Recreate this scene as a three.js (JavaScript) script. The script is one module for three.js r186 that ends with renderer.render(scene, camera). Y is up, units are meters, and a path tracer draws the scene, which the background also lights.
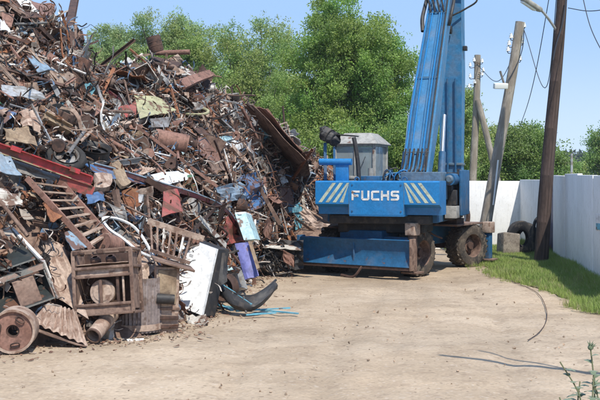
import * as THREE from 'three';
import { mergeGeometries, mergeVertices, toCreasedNormals } from 'three/addons/utils/BufferGeometryUtils.js';
import { RoundedBoxGeometry } from 'three/addons/geometries/RoundedBoxGeometry.js';
import { ConvexGeometry } from 'three/addons/geometries/ConvexGeometry.js';

// ---------------------------------------------------------------- camera, sky, sun, exposure
const FOCAL = 1000, EYE = 2.3, HORIZON = 175;           // focal length in photo pixels (600 x 400), eye height in metres, horizon row
const scene = new THREE.Scene();
const camera = new THREE.PerspectiveCamera(2 * Math.atan(200 / FOCAL) * 180 / Math.PI, 1.5, 0.1, 1500);
camera.position.set(0, EYE, 0);
camera.lookAt(0, EYE, -10);
camera.setViewOffset(600, 400, 0, 200 - HORIZON, 600, 400);
camera.updateProjectionMatrix();

const renderer = new THREE.WebGLRenderer({ antialias: true });
renderer.toneMapping = THREE.LinearToneMapping;
renderer.toneMappingExposure = 1.2;
renderer.shadowMap.enabled = true;
renderer.setSize(1024, 683);

const SUN_EL = 56 * Math.PI / 180, SUN_AZ = 24 * Math.PI / 180;   // behind the viewer, to the right
const sunDir = new THREE.Vector3(Math.sin(SUN_AZ) * Math.cos(SUN_EL), Math.sin(SUN_EL), Math.cos(SUN_AZ) * Math.cos(SUN_EL));
{
  const W = 512, H = 256, data = new Float32Array(W * H * 4);
  const hs = (i, j) => { let h = Math.imul(i, 374761393) + Math.imul(j, 668265263); h = Math.imul(h ^ (h >>> 13), 1274126177); return ((h ^ (h >>> 16)) >>> 0) / 4294967296; };
  const vn = (x, y) => { const i = Math.floor(x), j = Math.floor(y), f = x - i, g = y - j, u = f * f * (3 - 2 * f), w = g * g * (3 - 2 * g), a = hs(i, j), b = hs(i + 1, j), c = hs(i, j + 1), d = hs(i + 1, j + 1); return a + (b - a) * u + (c - a) * w + (a - b - c + d) * u * w; };
  const fbmSky = (x, y) => (vn(x, y) + 0.5 * vn(2 * x, 2 * y) + 0.25 * vn(4 * x, 4 * y) + 0.12 * vn(8 * x, 8 * y)) / 1.87;   // thin high cloud
  const smooth = (a, b, x) => { const t = Math.min(1, Math.max(0, (x - a) / (b - a))); return t * t * (3 - 2 * t); };
  for (let j = 0; j < H; j++) for (let i = 0; i < W; i++) {
    const el = ((j + 0.5) / H - 0.5) * Math.PI, az = ((i + 0.5) / W - 0.5) * 2 * Math.PI;
    const x = Math.cos(az) * Math.cos(el), y = Math.sin(el), z = Math.sin(az) * Math.cos(el);
    const c = Math.max(0, x * sunDir.x + y * sunDir.y + z * sunDir.z);
    const up = Math.max(0, y);
    const k = smooth(0, 0.16, up), k2 = smooth(0.08, 1, up);
    const hor = [0.60, 0.75, 0.93], mid = [0.35, 0.545, 0.87], top = [0.22, 0.39, 0.74];
    for (let q = 0; q < 3; q++) {
      let v = hor[q] + (mid[q] - hor[q]) * k;
      v = v + (top[q] - v) * k2;
      v += [0.5, 0.47, 0.42][q] * Math.pow(c, 24) * 0.8;
      const ci = y > 0 ? fbmSky(x / (y + 0.25) * 1.1 + 9, z / (y + 0.25) * 2.3 + 9) : 0; v += ([0.78, 0.84, 0.95][q] - v) * 0.3 * smooth(0.45, 0.8, ci);
      if (y < 0) v *= 0.8;
      data[(j * W + i) * 4 + q] = v;
    }
    data[(j * W + i) * 4 + 3] = 1;
  }
  const sky = new THREE.DataTexture(data, W, H, THREE.RGBAFormat, THREE.FloatType);
  sky.mapping = THREE.EquirectangularReflectionMapping; sky.magFilter = THREE.LinearFilter; sky.needsUpdate = true;
  scene.background = sky; scene.environment = sky;
}
const sun = new THREE.DirectionalLight(new THREE.Color(1, 0.94, 0.84), 4.3);
sun.name = 'sun';
sun.position.copy(sunDir).multiplyScalar(80).add(new THREE.Vector3(0, 0, -25));
sun.target.position.set(0, 0, -25);
sun.castShadow = true; sun.shadow.mapSize.set(4096, 4096);
Object.assign(sun.shadow.camera, { left: -30, right: 30, top: 35, bottom: -35, near: 1, far: 180 });
scene.add(sun, sun.target);

// ---------------------------------------------------------------- helpers
let seed = 12345;
const rnd = () => { seed = (seed + 0x6D2B79F5) | 0; let t = Math.imul(seed ^ (seed >>> 15), 1 | seed); t = (t + Math.imul(t ^ (t >>> 7), 61 | t)) ^ t; return ((t ^ (t >>> 14)) >>> 0) / 4294967296; };
const R = (a, b) => a + (b - a) * rnd(), RI = (n) => Math.floor(rnd() * n), G = () => (rnd() + rnd() + rnd() - 1.5) * 1.15, pick = (a) => a[RI(a.length)];
const V = (x, y, z) => new THREE.Vector3(x, y, z);
const P = (px, py, d) => V((px - 300) / FOCAL * d, EYE - (py - HORIZON) / FOCAL * d, -d);          // a photo pixel at a given distance
const groundD = (py) => EYE * FOCAL / (py - HORIZON);                                              // distance of the ground at a pixel row
const GP = (px, py) => P(px, py, groundD(py));
const toPx = (v) => [300 + v.x / -v.z * FOCAL, HORIZON - (v.y - EYE) / -v.z * FOCAL];
const clamp = (x, a, b) => Math.min(b, Math.max(a, x)), lerp = (a, b, t) => a + (b - a) * t, sstep = (a, b, x) => { const t = clamp((x - a) / (b - a), 0, 1); return t * t * (3 - 2 * t); };
const taken = new Map();
const numbered = (n) => { const k = taken.get(n) || 0; taken.set(n, k + 1); return k ? `${n}_${String(k).padStart(3, '0')}` : n; };
function mesh(name, geo, mat, parent) { const m = new THREE.Mesh(geo, mat); m.name = parent ? name : numbered(name); m.castShadow = m.receiveShadow = true; (parent || scene).add(m); return m; }
function tag(o, label, category, group, kind) { if (label) o.userData.label = label; if (category) o.userData.category = category; if (group) o.userData.group = group; if (kind) o.userData.kind = kind; return o; }
function thing(name, label, category, pos, group) { const o = new THREE.Group(); o.name = numbered(name); if (pos) o.position.copy(pos); scene.add(o); return tag(o, label, category, group); }

// noise
const hash = (i, j, s) => { let h = Math.imul(i, 374761393) + Math.imul(j, 668265263) + Math.imul(s, 1274126177); h = Math.imul(h ^ (h >>> 13), 1274126177); return ((h ^ (h >>> 16)) >>> 0) / 4294967296; };
function pn(x, y, p, s) { const i = Math.floor(x), j = Math.floor(y), fx = x - i, fy = y - j, u = fx * fx * (3 - 2 * fx), v = fy * fy * (3 - 2 * fy), w = (a) => ((a % p) + p) % p; return lerp(lerp(hash(w(i), w(j), s), hash(w(i + 1), w(j), s), u), lerp(hash(w(i), w(j + 1), s), hash(w(i + 1), w(j + 1), s), u), v); }
function fbm(x, y, p, s, oct = 4) { let a = 0, n = 0, m = 1; for (let o = 0; o < oct; o++) { a += m * pn(x, y, p, s + o * 17); n += m; m *= 0.55; x *= 2; y *= 2; p *= 2; } return a / n; }
const BIG = 1 << 20;
const wn = (x, y, s = 1, oct = 3) => fbm(x + 5000, y + 5000, BIG, s, oct);      // world noise 0..1
function tex(size, fn, srgb = true, rep = 1) {
  const d = new Uint8Array(size * size * 4), c = [0, 0, 0];
  for (let j = 0; j < size; j++) for (let i = 0; i < size; i++) {
    fn(i / size, j / size, c); const o = (j * size + i) * 4;
    for (let q = 0; q < 3; q++) { const v = clamp(c[q], 0, 1); d[o + q] = 255 * (srgb ? (v <= 0.0031308 ? v * 12.92 : 1.055 * Math.pow(v, 1 / 2.4) - 0.055) : v); }
    d[o + 3] = 255;
  }
  const t = new THREE.DataTexture(d, size, size, THREE.RGBAFormat); t.wrapS = t.wrapT = THREE.RepeatWrapping; t.magFilter = THREE.LinearFilter; t.minFilter = THREE.LinearMipmapLinearFilter; t.generateMipmaps = true;
  if (srgb) t.colorSpace = THREE.SRGBColorSpace; t.repeat.set(rep, rep); t.needsUpdate = true; return t;
}
// box-projected uv in metres, flat or creased normals
function uvBox(g, scale = 1) {
  if (g.index) g = g.toNonIndexed();
  const p = g.attributes.position, n = p.count, uv = new Float32Array(n * 2), a = V(), b = V(), c = V(), m = V(), ox = rnd() * 3, oy = rnd() * 3;
  for (let i = 0; i < n; i += 3) {
    a.fromBufferAttribute(p, i); b.fromBufferAttribute(p, i + 1); c.fromBufferAttribute(p, i + 2);
    m.copy(b).sub(a).cross(c.clone().sub(a)); const x = Math.abs(m.x), y = Math.abs(m.y), z = Math.abs(m.z);
    [a, b, c].forEach((v, k) => { const [s, t] = x >= y && x >= z ? [v.z, v.y] : y >= z ? [v.x, v.z] : [v.x, v.y]; uv[(i + k) * 2] = s * scale + ox; uv[(i + k) * 2 + 1] = t * scale + oy; });
  }
  g.setAttribute('uv', new THREE.BufferAttribute(uv, 2)); return g;
}
const crease = (g, ang = 0.6) => { g = g.index ? g.toNonIndexed() : g; g.deleteAttribute('uv'); g.deleteAttribute('normal'); return toCreasedNormals(g, ang); };
const fin = (g, ang = 0.6) => uvBox(crease(g, ang));
function strip(g) { g = g.index ? g.toNonIndexed() : g; for (const k of Object.keys(g.attributes)) if (k !== 'position') g.deleteAttribute(k); return g; }
const join = (list) => mergeGeometries(list.map(strip));
const X4 = (pos, rot = [0, 0, 0], s = [1, 1, 1]) => new THREE.Matrix4().compose(V(...pos), new THREE.Quaternion().setFromEuler(new THREE.Euler(...rot)), V(...s));
const box = (w, h, d, pos = [0, 0, 0], rot = [0, 0, 0]) => new THREE.BoxGeometry(w, h, d).applyMatrix4(X4(pos, rot));
const rbox = (w, h, d, r, pos = [0, 0, 0], rot = [0, 0, 0]) => new RoundedBoxGeometry(w, h, d, 2, r).applyMatrix4(X4(pos, rot));
const boxAt = (x0, x1, y0, y1, z0, z1, r = 0.012) => rbox(x1 - x0, y1 - y0, z1 - z0, r, [(x0 + x1) / 2, (y0 + y1) / 2, (z0 + z1) / 2]);
function bar(a, b, w, h = w, r = 0) {                         // a box-section bar from a to b
  const L = a.distanceTo(b), g = r ? new RoundedBoxGeometry(w, h, L, 1, r) : new THREE.BoxGeometry(w, h, L), o = new THREE.Object3D();
  o.position.copy(a).add(b).multiplyScalar(0.5); o.lookAt(b); o.updateMatrix(); return g.applyMatrix4(o.matrix);
}
function rod(a, b, r, r2 = r, seg = 10) {
  const L = a.distanceTo(b), g = new THREE.CylinderGeometry(r2, r, L, seg), q = new THREE.Quaternion().setFromUnitVectors(V(0, 1, 0), b.clone().sub(a).normalize());
  return g.applyMatrix4(new THREE.Matrix4().compose(a.clone().add(b).multiplyScalar(0.5), q, V(1, 1, 1)));
}
const tube = (pts, r, seg = 16, rs = 6, closed = false) => new THREE.TubeGeometry(new THREE.CatmullRomCurve3(pts, closed), seg, r, rs, closed);
function hollow(r, wall, L, seg = 20) { return new THREE.LatheGeometry([[r - wall, -L / 2], [r, -L / 2], [r, L / 2], [r - wall, L / 2], [r - wall, -L / 2]].map((p) => new THREE.Vector2(...p)), seg); }
function hexa(p) {                                             // eight corners: 0-3 one end, 4-7 the other
  const f = [[0, 1, 2, 3], [7, 6, 5, 4], [0, 4, 5, 1], [1, 5, 6, 2], [2, 6, 7, 3], [3, 7, 4, 0]], a = [];
  for (const [i, j, k, l] of f) for (const v of [i, k, j, i, l, k]) a.push(p[v].x, p[v].y, p[v].z);
  const g = new THREE.BufferGeometry(); g.setAttribute('position', new THREE.Float32BufferAttribute(a, 3)); g.computeVertexNormals(); return g;
}
// a sheet of real thickness over an nx x ny grid; f(u, v) gives the point on its upper face
function sheet(nx, ny, f, t = 0.006) {
  const top = [], N = (nx + 1) * (ny + 1);
  for (let j = 0; j <= ny; j++) for (let i = 0; i <= nx; i++) top.push(f(i / nx, j / ny));
  const nor = top.map(() => V()), id = (i, j) => j * (nx + 1) + i;
  for (let j = 0; j < ny; j++) for (let i = 0; i < nx; i++) {
    const a = top[id(i, j)], b = top[id(i + 1, j)], c = top[id(i, j + 1)], n = b.clone().sub(a).cross(c.clone().sub(a)).normalize();
    for (const q of [id(i, j), id(i + 1, j), id(i, j + 1), id(i + 1, j + 1)]) nor[q].add(n);
  }
  const bot = top.map((p, k) => p.clone().addScaledVector(nor[k].normalize(), -t)), pos = [];
  for (const p of [...top, ...bot]) pos.push(p.x, p.y, p.z);
  const ix = [];
  for (let j = 0; j < ny; j++) for (let i = 0; i < nx; i++) { const a = id(i, j), b = id(i + 1, j), c = id(i, j + 1), d = id(i + 1, j + 1); ix.push(a, b, d, a, d, c, N + a, N + d, N + b, N + a, N + c, N + d); }
  const edge = (a, b) => ix.push(a, N + b, b, a, N + a, N + b);
  for (let i = 0; i < nx; i++) { edge(id(i, 0), id(i + 1, 0)); edge(id(i + 1, ny), id(i, ny)); }
  for (let j = 0; j < ny; j++) { edge(id(0, j + 1), id(0, j)); edge(id(nx, j), id(nx, j + 1)); }
  const g = new THREE.BufferGeometry(); g.setAttribute('position', new THREE.Float32BufferAttribute(pos, 3)); g.setIndex(ix); return g;
}
function prism(pts, depth, bevel = 0) { const s = new THREE.Shape(pts.map((p) => new THREE.Vector2(...p))); return new THREE.ExtrudeGeometry(s, { depth, bevelEnabled: !!bevel, bevelSize: bevel, bevelThickness: bevel, bevelSegments: 1, steps: 1 }); }
// put a geometry's points relative to an origin
const rel = (g, o) => g.translate(-o.x, -o.y, -o.z);

// ---------------------------------------------------------------- materials
const mix3 = (a, b, t) => [lerp(a[0], b[0], t), lerp(a[1], b[1], t), lerp(a[2], b[2], t)];
let texSeed = 3;
const bumpRust = tex(256, (u, v, c) => { const a = fbm(u * 12, v * 12, 12, 91, 5); c[0] = c[1] = c[2] = a; }, false);
function std(map, rough = 0.85, metal = 0, bump = bumpRust, bs = 0.004) { return new THREE.MeshStandardMaterial({ color: 0xffffff, map, roughness: rough, metalness: metal, bumpMap: bump, bumpScale: bs, side: THREE.DoubleSide }); }
function rustTex(a, b, cc) { const s = texSeed += 7; return tex(256, (u, v, c) => { const n = fbm(u * 4, v * 4, 4, s, 5), m = fbm(u * 10, v * 10, 10, s + 3, 4), k = fbm(u * 40, v * 40, 40, s + 5, 2); let o = mix3(a, b, sstep(0.3, 0.7, n)); o = mix3(o, cc, sstep(0.52, 0.72, m) * 0.8); const g = 0.72 + 0.56 * k; c[0] = o[0] * g; c[1] = o[1] * g; c[2] = o[2] * g; }); }
function paintTex(col, rust = 0.3, dirt = 0.3, mottle = 0.72, rcol = [0.13, 0.062, 0.038]) {
  const s = texSeed += 7;
  return tex(256, (u, v, c) => {
    const n = fbm(u * 5, v * 5, 5, s, 5), m = fbm(u * 14, v * 14, 14, s + 3, 4), k = fbm(u * 40, v * 40, 40, s + 5, 2), sc = fbm(u * 3, v * 60, 60, s + 9, 2);
    let o = mix3(col, col.map((q) => q * mottle), sstep(0.35, 0.7, m)); o = mix3(o, [0.25, 0.2, 0.15], dirt * sstep(0.4, 0.75, fbm(u * 3, v * 3, 3, s + 11, 4)));
    o = mix3(o, rcol, sstep(0.62 - rust * 0.3, 0.68 - rust * 0.3, n * 0.7 + m * 0.3) * 0.9); o = mix3(o, rcol, sstep(0.74, 0.8, sc) * Math.max(0, rust));
    const g = 0.86 + 0.28 * k; c[0] = o[0] * g; c[1] = o[1] * g; c[2] = o[2] * g;
  });
}
const M = {
  rust: std(rustTex([0.15, 0.092, 0.068], [0.235, 0.158, 0.12], [0.095, 0.056, 0.043])),
  rustDark: std(rustTex([0.06, 0.033, 0.025], [0.1, 0.055, 0.04], [0.035, 0.022, 0.019])),
  rustPale: std(rustTex([0.3, 0.21, 0.16], [0.42, 0.32, 0.255], [0.19, 0.11, 0.075])),
  rustRed: std(rustTex([0.19, 0.098, 0.072], [0.27, 0.15, 0.115], [0.12, 0.064, 0.047])),
  rustOrange: std(rustTex([0.26, 0.1, 0.045], [0.18, 0.075, 0.04], [0.32, 0.15, 0.07])),
  steel: std(rustTex([0.3, 0.29, 0.28], [0.2, 0.185, 0.17], [0.13, 0.09, 0.07]), 0.55, 0.35),
  galv: std(rustTex([0.44, 0.45, 0.46], [0.36, 0.36, 0.36], [0.28, 0.24, 0.2]), 0.5, 0.3),
  enamel: std(paintTex([0.78, 0.79, 0.78], -0.3, 0.06), 0.4),
  white: std(paintTex([0.74, 0.74, 0.73], -0.05, 0.12), 0.55),
  whiteOld: std(paintTex([0.6, 0.58, 0.53], 0.35, 0.4), 0.7),
  red: std(paintTex([0.42, 0.03, 0.04], 0.12, 0.15), 0.5),
  maroon: std(paintTex([0.07, 0.012, 0.018], 0.05, 0.12), 0.4),
  redFaded: std(paintTex([0.33, 0.07, 0.06], 0.3, 0.25), 0.7),
  blue: std(paintTex([0.06, 0.15, 0.32], 0.22, 0.3), 0.6),
  blueGrey: std(paintTex([0.22, 0.31, 0.4], 0.2, 0.25), 0.6),
  cyan: std(paintTex([0.42, 0.62, 0.66], 0.08, 0.15), 0.55),
  turq: std(paintTex([0.13, 0.42, 0.55], 0.08, 0.2), 0.6),
  violet: std(paintTex([0.13, 0.14, 0.38], 0.08, 0.15), 0.6),
  green: std(paintTex([0.06, 0.17, 0.1], 0.3, 0.3), 0.7),
  olive: std(paintTex([0.38, 0.37, 0.22], 0.15, 0.2), 0.7),
  yellow: std(paintTex([0.5, 0.36, 0.12], 0.25, 0.3), 0.7),
  darkGreen: std(paintTex([0.022, 0.028, 0.027], 0.1, 0.16), 0.5),
  mauve: std(rustTex([0.2, 0.165, 0.16], [0.29, 0.24, 0.225], [0.15, 0.105, 0.085]), 0.7, 0.15),
  black: std(rustTex([0.016, 0.016, 0.018], [0.03, 0.029, 0.03], [0.055, 0.045, 0.038]), 0.6),
  rubber: std(rustTex([0.022, 0.021, 0.021], [0.034, 0.031, 0.029], [0.09, 0.075, 0.06]), 0.9),
  tyreMud: std(rustTex([0.03, 0.027, 0.025], [0.085, 0.066, 0.05], [0.15, 0.12, 0.09]), 0.95),
  wood: std(rustTex([0.24, 0.17, 0.11], [0.33, 0.25, 0.17], [0.16, 0.11, 0.075]), 0.9),
  // excavator paint
  fuchs: std(paintTex([0.012, 0.185, 0.46], -0.9, 0.08, 0.9), 0.42),
  fuchsOld: std(paintTex([0.013, 0.1, 0.225], -0.3, 0.25, 0.82), 0.6),
  fuchsBoom: std(paintTex([0.03, 0.175, 0.36], -0.9, 0.2, 0.85), 0.5),
  lettering: std(paintTex([0.76, 0.77, 0.76], -0.2, 0.1), 0.5),
  stripe: std(paintTex([0.48, 0.54, 0.43], -0.2, 0.15), 0.55),
  cabGrey: std(paintTex([0.36, 0.35, 0.32], -0.15, 0.3), 0.6),
  hoodGrey: std(paintTex([0.09, 0.15, 0.21], -0.1, 0.3), 0.5),
  chrome: new THREE.MeshStandardMaterial({ color: new THREE.Color(0.62, 0.63, 0.64), roughness: 0.25, metalness: 0.9 }),
  glass: new THREE.MeshPhysicalMaterial({ color: new THREE.Color(0.66, 0.73, 0.75), roughness: 0.1, transmission: 0.75, thickness: 0, ior: 1.5 }),
  ceramic: new THREE.MeshStandardMaterial({ color: new THREE.Color(0.78, 0.78, 0.76), roughness: 0.3 }),
  wire: new THREE.MeshStandardMaterial({ color: new THREE.Color(0.04, 0.045, 0.06), roughness: 0.7 }),
};

// ---------------------------------------------------------------- ground
{
  const axis = (lo, hi, step, far) => { const a = []; for (let x = lo; x <= hi + 1e-6; x += step) a.push(x); let s = step, x = hi; while (x < far) { s *= 1.5; x += s; a.push(Math.min(x, far)); } s = step; x = lo; while (x > -far) { s *= 1.5; x -= s; a.unshift(Math.max(x, -far)); } return a; };
  const xs = axis(-7, 8.5, 0.09, 500), ds = axis(8, 27, 0.09, 520);
  const pos = [], uv = [], col = [], ix = [];
  const rut = (x, d, x0, k, w) => { const c = x0 + k * (d - 10) + 0.25 * Math.sin(d * 0.35 + x0); return Math.exp(-(((x - c) / w) ** 2)); };
  for (const d of ds) for (const x of xs) {
    const near = sstep(60, 25, d) * sstep(30, 12, Math.abs(x));
    let h = (wn(x * 0.5, d * 0.5, 5, 3) - 0.5) * 0.07 + (wn(x * 2.6, d * 2.6, 9, 3) - 0.5) * 0.014 + (wn(x * 8, d * 8, 12, 2) - 0.5) * 0.009;
    const tr = rut(x, d, 0.4, 0.1, 0.17) + rut(x, d, 2.3, 0.1, 0.17) + rut(x, d, -0.9, 0.12, 0.14) * 0.7 + rut(x, d, 1.0, 0.12, 0.14) * 0.6 + rut(x, d, 3.1, 0.05, 0.16) * 0.5;
    h -= 0.035 * tr * (0.6 + 0.8 * wn(x * 0.8, d * 0.8, 21, 2)); h += 0.012 * tr * Math.sin(d * 26 + x * 9) * sstep(0.45, 0.6, wn(x * 0.7, d * 0.5, 23, 2));
    const keep = x > -1.5 && x < 5.2 && d > 20.5 ? 0.25 : 1;
    pos.push(x, h * near * keep - 0.012, -d); uv.push(x / 5, d / 5);
    const m = wn(x * 0.35, d * 0.55, 31, 4), m2 = wn(x * 1.1, d * 2.4, 37, 4), st = sstep(0.56, 0.66, wn(x * 0.5, d * 1.7, 43, 4));
    const t = 0.9 + 0.24 * (m - 0.5) + 0.16 * (m2 - 0.5), soil = sstep(0.5, 0.62, wn(x * 0.45, d * 0.5, 47, 5)) * (0.5 + 0.5 * sstep(17, 24, d)), s = st * 0.1 + tr * 0.07 + soil * 0.17;
    const gr = Math.max(sstep(7.6, 9, x), sstep(33, 35, d), sstep(-11, -14, x));   // meadow beyond the walls
    col.push(t * (1 - s) * lerp(1, 0.34, gr), t * (1 - s * 1.05) * lerp(0.995, 0.6, gr), t * (1 - s * 1.1) * lerp(0.99, 0.3, gr));
  }
  const w = xs.length; for (let j = 0; j < ds.length - 1; j++) for (let i = 0; i < w - 1; i++) { const a = j * w + i; ix.push(a, a + 1, a + w + 1, a, a + w + 1, a + w); }
  const g = new THREE.BufferGeometry(); g.setAttribute('position', new THREE.Float32BufferAttribute(pos, 3)); g.setAttribute('uv', new THREE.Float32BufferAttribute(uv, 2)); g.setAttribute('color', new THREE.Float32BufferAttribute(col, 3)); g.setIndex(ix); g.computeVertexNormals();
  const map = tex(1024, (u, v, c) => {
    const a = fbm(u * 6, v * 6, 6, 201, 5), b = fbm(u * 30, v * 30, 30, 207, 4), k = fbm(u * 160, v * 160, 160, 211, 2), sp = fbm(u * 90, v * 90, 90, 213, 2);
    let o = mix3([0.43, 0.33, 0.228], [0.5, 0.394, 0.282], sstep(0.3, 0.7, a)); o = mix3(o, [0.31, 0.225, 0.155], sstep(0.55, 0.75, b) * 0.4);
    o = mix3(o, [0.22, 0.16, 0.11], sstep(0.78, 0.84, sp) * 0.6); o = mix3(o, [0.56, 0.47, 0.38], sstep(0.25, 0.18, sp) * 0.5);
    const q = 0.84 + 0.32 * k; c[0] = o[0] * q; c[1] = o[1] * q; c[2] = o[2] * q;
  });
  const bump = tex(1024, (u, v, c) => { c[0] = c[1] = c[2] = 0.6 * fbm(u * 40, v * 40, 40, 207, 4) + 0.4 * fbm(u * 150, v * 150, 150, 211, 2); }, false);
  const m = new THREE.MeshStandardMaterial({ map, bumpMap: bump, bumpScale: 0.012, roughness: 1, vertexColors: true });
  tag(mesh('ground', g, m), 'packed sandy dirt of the scrap yard', 'ground', null, 'structure');
}

// ---------------------------------------------------------------- yard walls
const mWall = std(tex(512, (u, v, c) => { const a = fbm(u * 3, v * 3, 3, 301, 5), b = fbm(u * 24, v * 24, 24, 305, 4), st = fbm(u * 22, v * 2, 22, 309, 3); let o = mix3([0.84, 0.84, 0.83], [0.8, 0.8, 0.79], sstep(0.35, 0.7, a)); o = mix3(o, [0.5, 0.48, 0.44], sstep(0.62, 0.78, b) * 0.25 + sstep(0.6, 0.8, st) * 0.28); for (let q = 0; q < 3; q++) c[q] = o[q]; }), 0.8, 0, bumpRust, 0.003);
function wallRun(label, a, b, h, panelW, thick = 0.12) {
  const dir = b.clone().sub(a), L = dir.length(); dir.normalize();
  const t = thing('concrete_panel_fence', label, 'wall', a.clone().add(b).multiplyScalar(0.5)); t.rotation.y = Math.atan2(-dir.z, dir.x);
  const n = Math.max(1, Math.round(L / panelW)), w = L / n;
  for (let i = 0; i < n; i++) {
    const x = -L / 2 + w * (i + 0.5), dh = (rnd() - 0.5) * 0.05;
    mesh('panel', fin(rbox(w - 0.035, h + dh, thick, 0.015, [x, (h + dh) / 2 - 0.05, R(-0.012, 0.012)], [0, R(-0.006, 0.006), R(-0.004, 0.004)]), 0.5), mWall, t);
    if (i) mesh('joint_post', fin(box(0.09, h - 0.12, thick * 0.6, [x - w / 2, (h - 0.12) / 2, 0])), M.galv, t);
  }
  return t;
}
const cornerW = V(6.95, 0, -31.4), gateFar = V(7.12, 0, -28.7), gateNear = V(7.02, 0, -27.5);
wallRun('sunlit white concrete panel wall closing the yard behind the excavator', V(-3, 0, -31.6), V(6.93, 0, -31.45), 2.15, 2.4);
wallRun('short shaded white wall between the sunlit wall and the blue gate post', cornerW, gateFar, 2.22, 2.8);
wallRun('long white concrete panel wall along the grass verge', gateNear, V(5.75, 0, -17.0), 2.36, 2.1);
{ // blue gate leaf between the two wall runs
  const t = thing('gate_leaf', 'narrow dark blue metal gate leaf set between two white walls', 'gate', V(7.1, 0, -28.1));
  mesh('gate_panel', fin(rbox(0.06, 2.18, 0.98, 0.01, [0, 1.12, 0])), std(paintTex([0.018, 0.045, 0.16], 0.06, 0.15), 0.5), t);
  for (const z of [-0.53, 0.54]) mesh('gate_post', fin(rbox(0.1, 2.3, 0.08, 0.01, [-0.04, 1.15, z])), std(paintTex([0.02, 0.05, 0.17], 0.1, 0.15), 0.5), t);
  for (const y of [0.5, 1.7]) mesh('hinge', fin(rod(V(-0.06, y - 0.06, -0.46), V(-0.06, y + 0.06, -0.46), 0.025)), M.rustDark, t);
}

// ---------------------------------------------------------------- the heap's body: base line, crest line and the slope between
const BASE = [[-220, 372], [-100, 362], [0, 350], [90, 341], [150, 336], [190, 322], [222, 306], [246, 288], [268, 276], [296, 266], [322, 259], [345, 254]].map(([x, y]) => GP(x, y));
const CREST = [[-260, -150, 17.5], [-130, -60, 18], [30, 8, 19], [62, 30, 19.8], [90, 72, 20.8], [162, 64, 22.8], [205, 88, 23.8], [240, 110, 24.8], [270, 132, 25.8], [300, 156, 27], [322, 170, 28], [345, 185, 29]].map((a) => P(...a));
const NU = BASE.length - 1;
const poly = (a, u) => { const s = clamp(u, 0, 1) * NU, i = Math.min(NU - 1, Math.floor(s)), t = s - i, p0 = a[Math.max(0, i - 1)], p1 = a[i], p2 = a[i + 1], p3 = a[Math.min(NU, i + 2)], f = (k) => 0.5 * (2 * p1[k] + (p2[k] - p0[k]) * t + (2 * p0[k] - 5 * p1[k] + 4 * p2[k] - p3[k]) * t * t + (3 * p1[k] - p0[k] - 3 * p2[k] + p3[k]) * t * t * t); return V(f('x'), f('y'), f('z')); };
function heap(u, v) {
  const b = poly(BASE, u), c = poly(CREST, u), p = V();
  if (v <= 1) { p.lerpVectors(b, c, v); p.y = c.y * Math.pow(Math.max(v, 0), 0.78) * (1 + 0.08 * (wn(u * 14, v * 5, 61, 3) - 0.5) * 4 * v * (1 - v)); }
  else { const d = c.clone().sub(b).setY(0).normalize(), s = v - 1; p.copy(c).addScaledVector(d, s * 6); p.y = c.y * Math.max(0, 1 - s * 1.1); }
  return p;
}
function heapNormal(u, v) { v = Math.max(v, 0.012); const e = 0.004, a = heap(u + e, v).sub(heap(u - e, v)), b = heap(u, v + e).sub(heap(u, v - e)); return a.cross(b).normalize(); }
let moundRay;
{
  const nu = 150, nv = 70, pos = [], smooth = [], ix = [];
  for (let j = 0; j <= nv; j++) for (let i = 0; i <= nu; i++) {
    const u = i / nu, v = j / nv * 1.9, p = heap(u, v); smooth.push(p.x, p.y, p.z);
    const n = heapNormal(u, v); p.addScaledVector(n, -0.24 + (wn(p.x * 3, p.z * 3 + p.y * 2, 71, 3) - 0.5) * 0.4); pos.push(p.x, Math.max(p.y, -0.05), p.z);
  }
  for (let j = 0; j < nv; j++) for (let i = 0; i < nu; i++) { const a = j * (nu + 1) + i, b = a + 1, c = a + nu + 1, d = c + 1; ix.push(a, b, d, a, d, c); }
  const g = new THREE.BufferGeometry(); g.setAttribute('position', new THREE.Float32BufferAttribute(pos, 3)); g.setIndex(ix);
  tag(mesh('scrap_mound', fin(g, 0.3), M.rust), 'compacted mass of rusty scrap inside the heap', 'scrap heap', null, 'stuff');
  const s = new THREE.BufferGeometry(); s.setAttribute('position', new THREE.Float32BufferAttribute(smooth, 3)); s.setIndex(ix);
  moundRay = new THREE.Mesh(s, new THREE.MeshBasicMaterial({ side: THREE.DoubleSide })); moundRay.updateMatrixWorld();   // only asked for distances, never added
}
const caster = new THREE.Raycaster();
function S(px, py, lift = 0.25) {       // where the line of sight meets the heap, a little proud of it
  const dir = P(px, py, 1).sub(camera.position).normalize(); caster.set(camera.position, dir);
  const hit = caster.intersectObject(moundRay, false)[0];
  let d = hit ? -hit.point.z : 24;
  if (py > HORIZON + 20) d = Math.min(d, groundD(py));
  return P(px, py, d - lift);
}

// things of the heap that can be told apart: an outline in the picture keeps smaller scrap from burying them
const masks = [], landmarks = [];
const mark = (poly2, depth) => masks.push([poly2, depth]);
const inside = (x, y, pg) => { let c = false; for (let i = 0, j = pg.length - 1; i < pg.length; j = i++) if ((pg[i][1] > y) !== (pg[j][1] > y) && x < (pg[j][0] - pg[i][0]) * (y - pg[i][1]) / (pg[j][1] - pg[i][1]) + pg[i][0]) c = !c; return c; };
const landmark = (phrase, pos) => landmarks.push([phrase, pos.clone()]);

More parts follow.
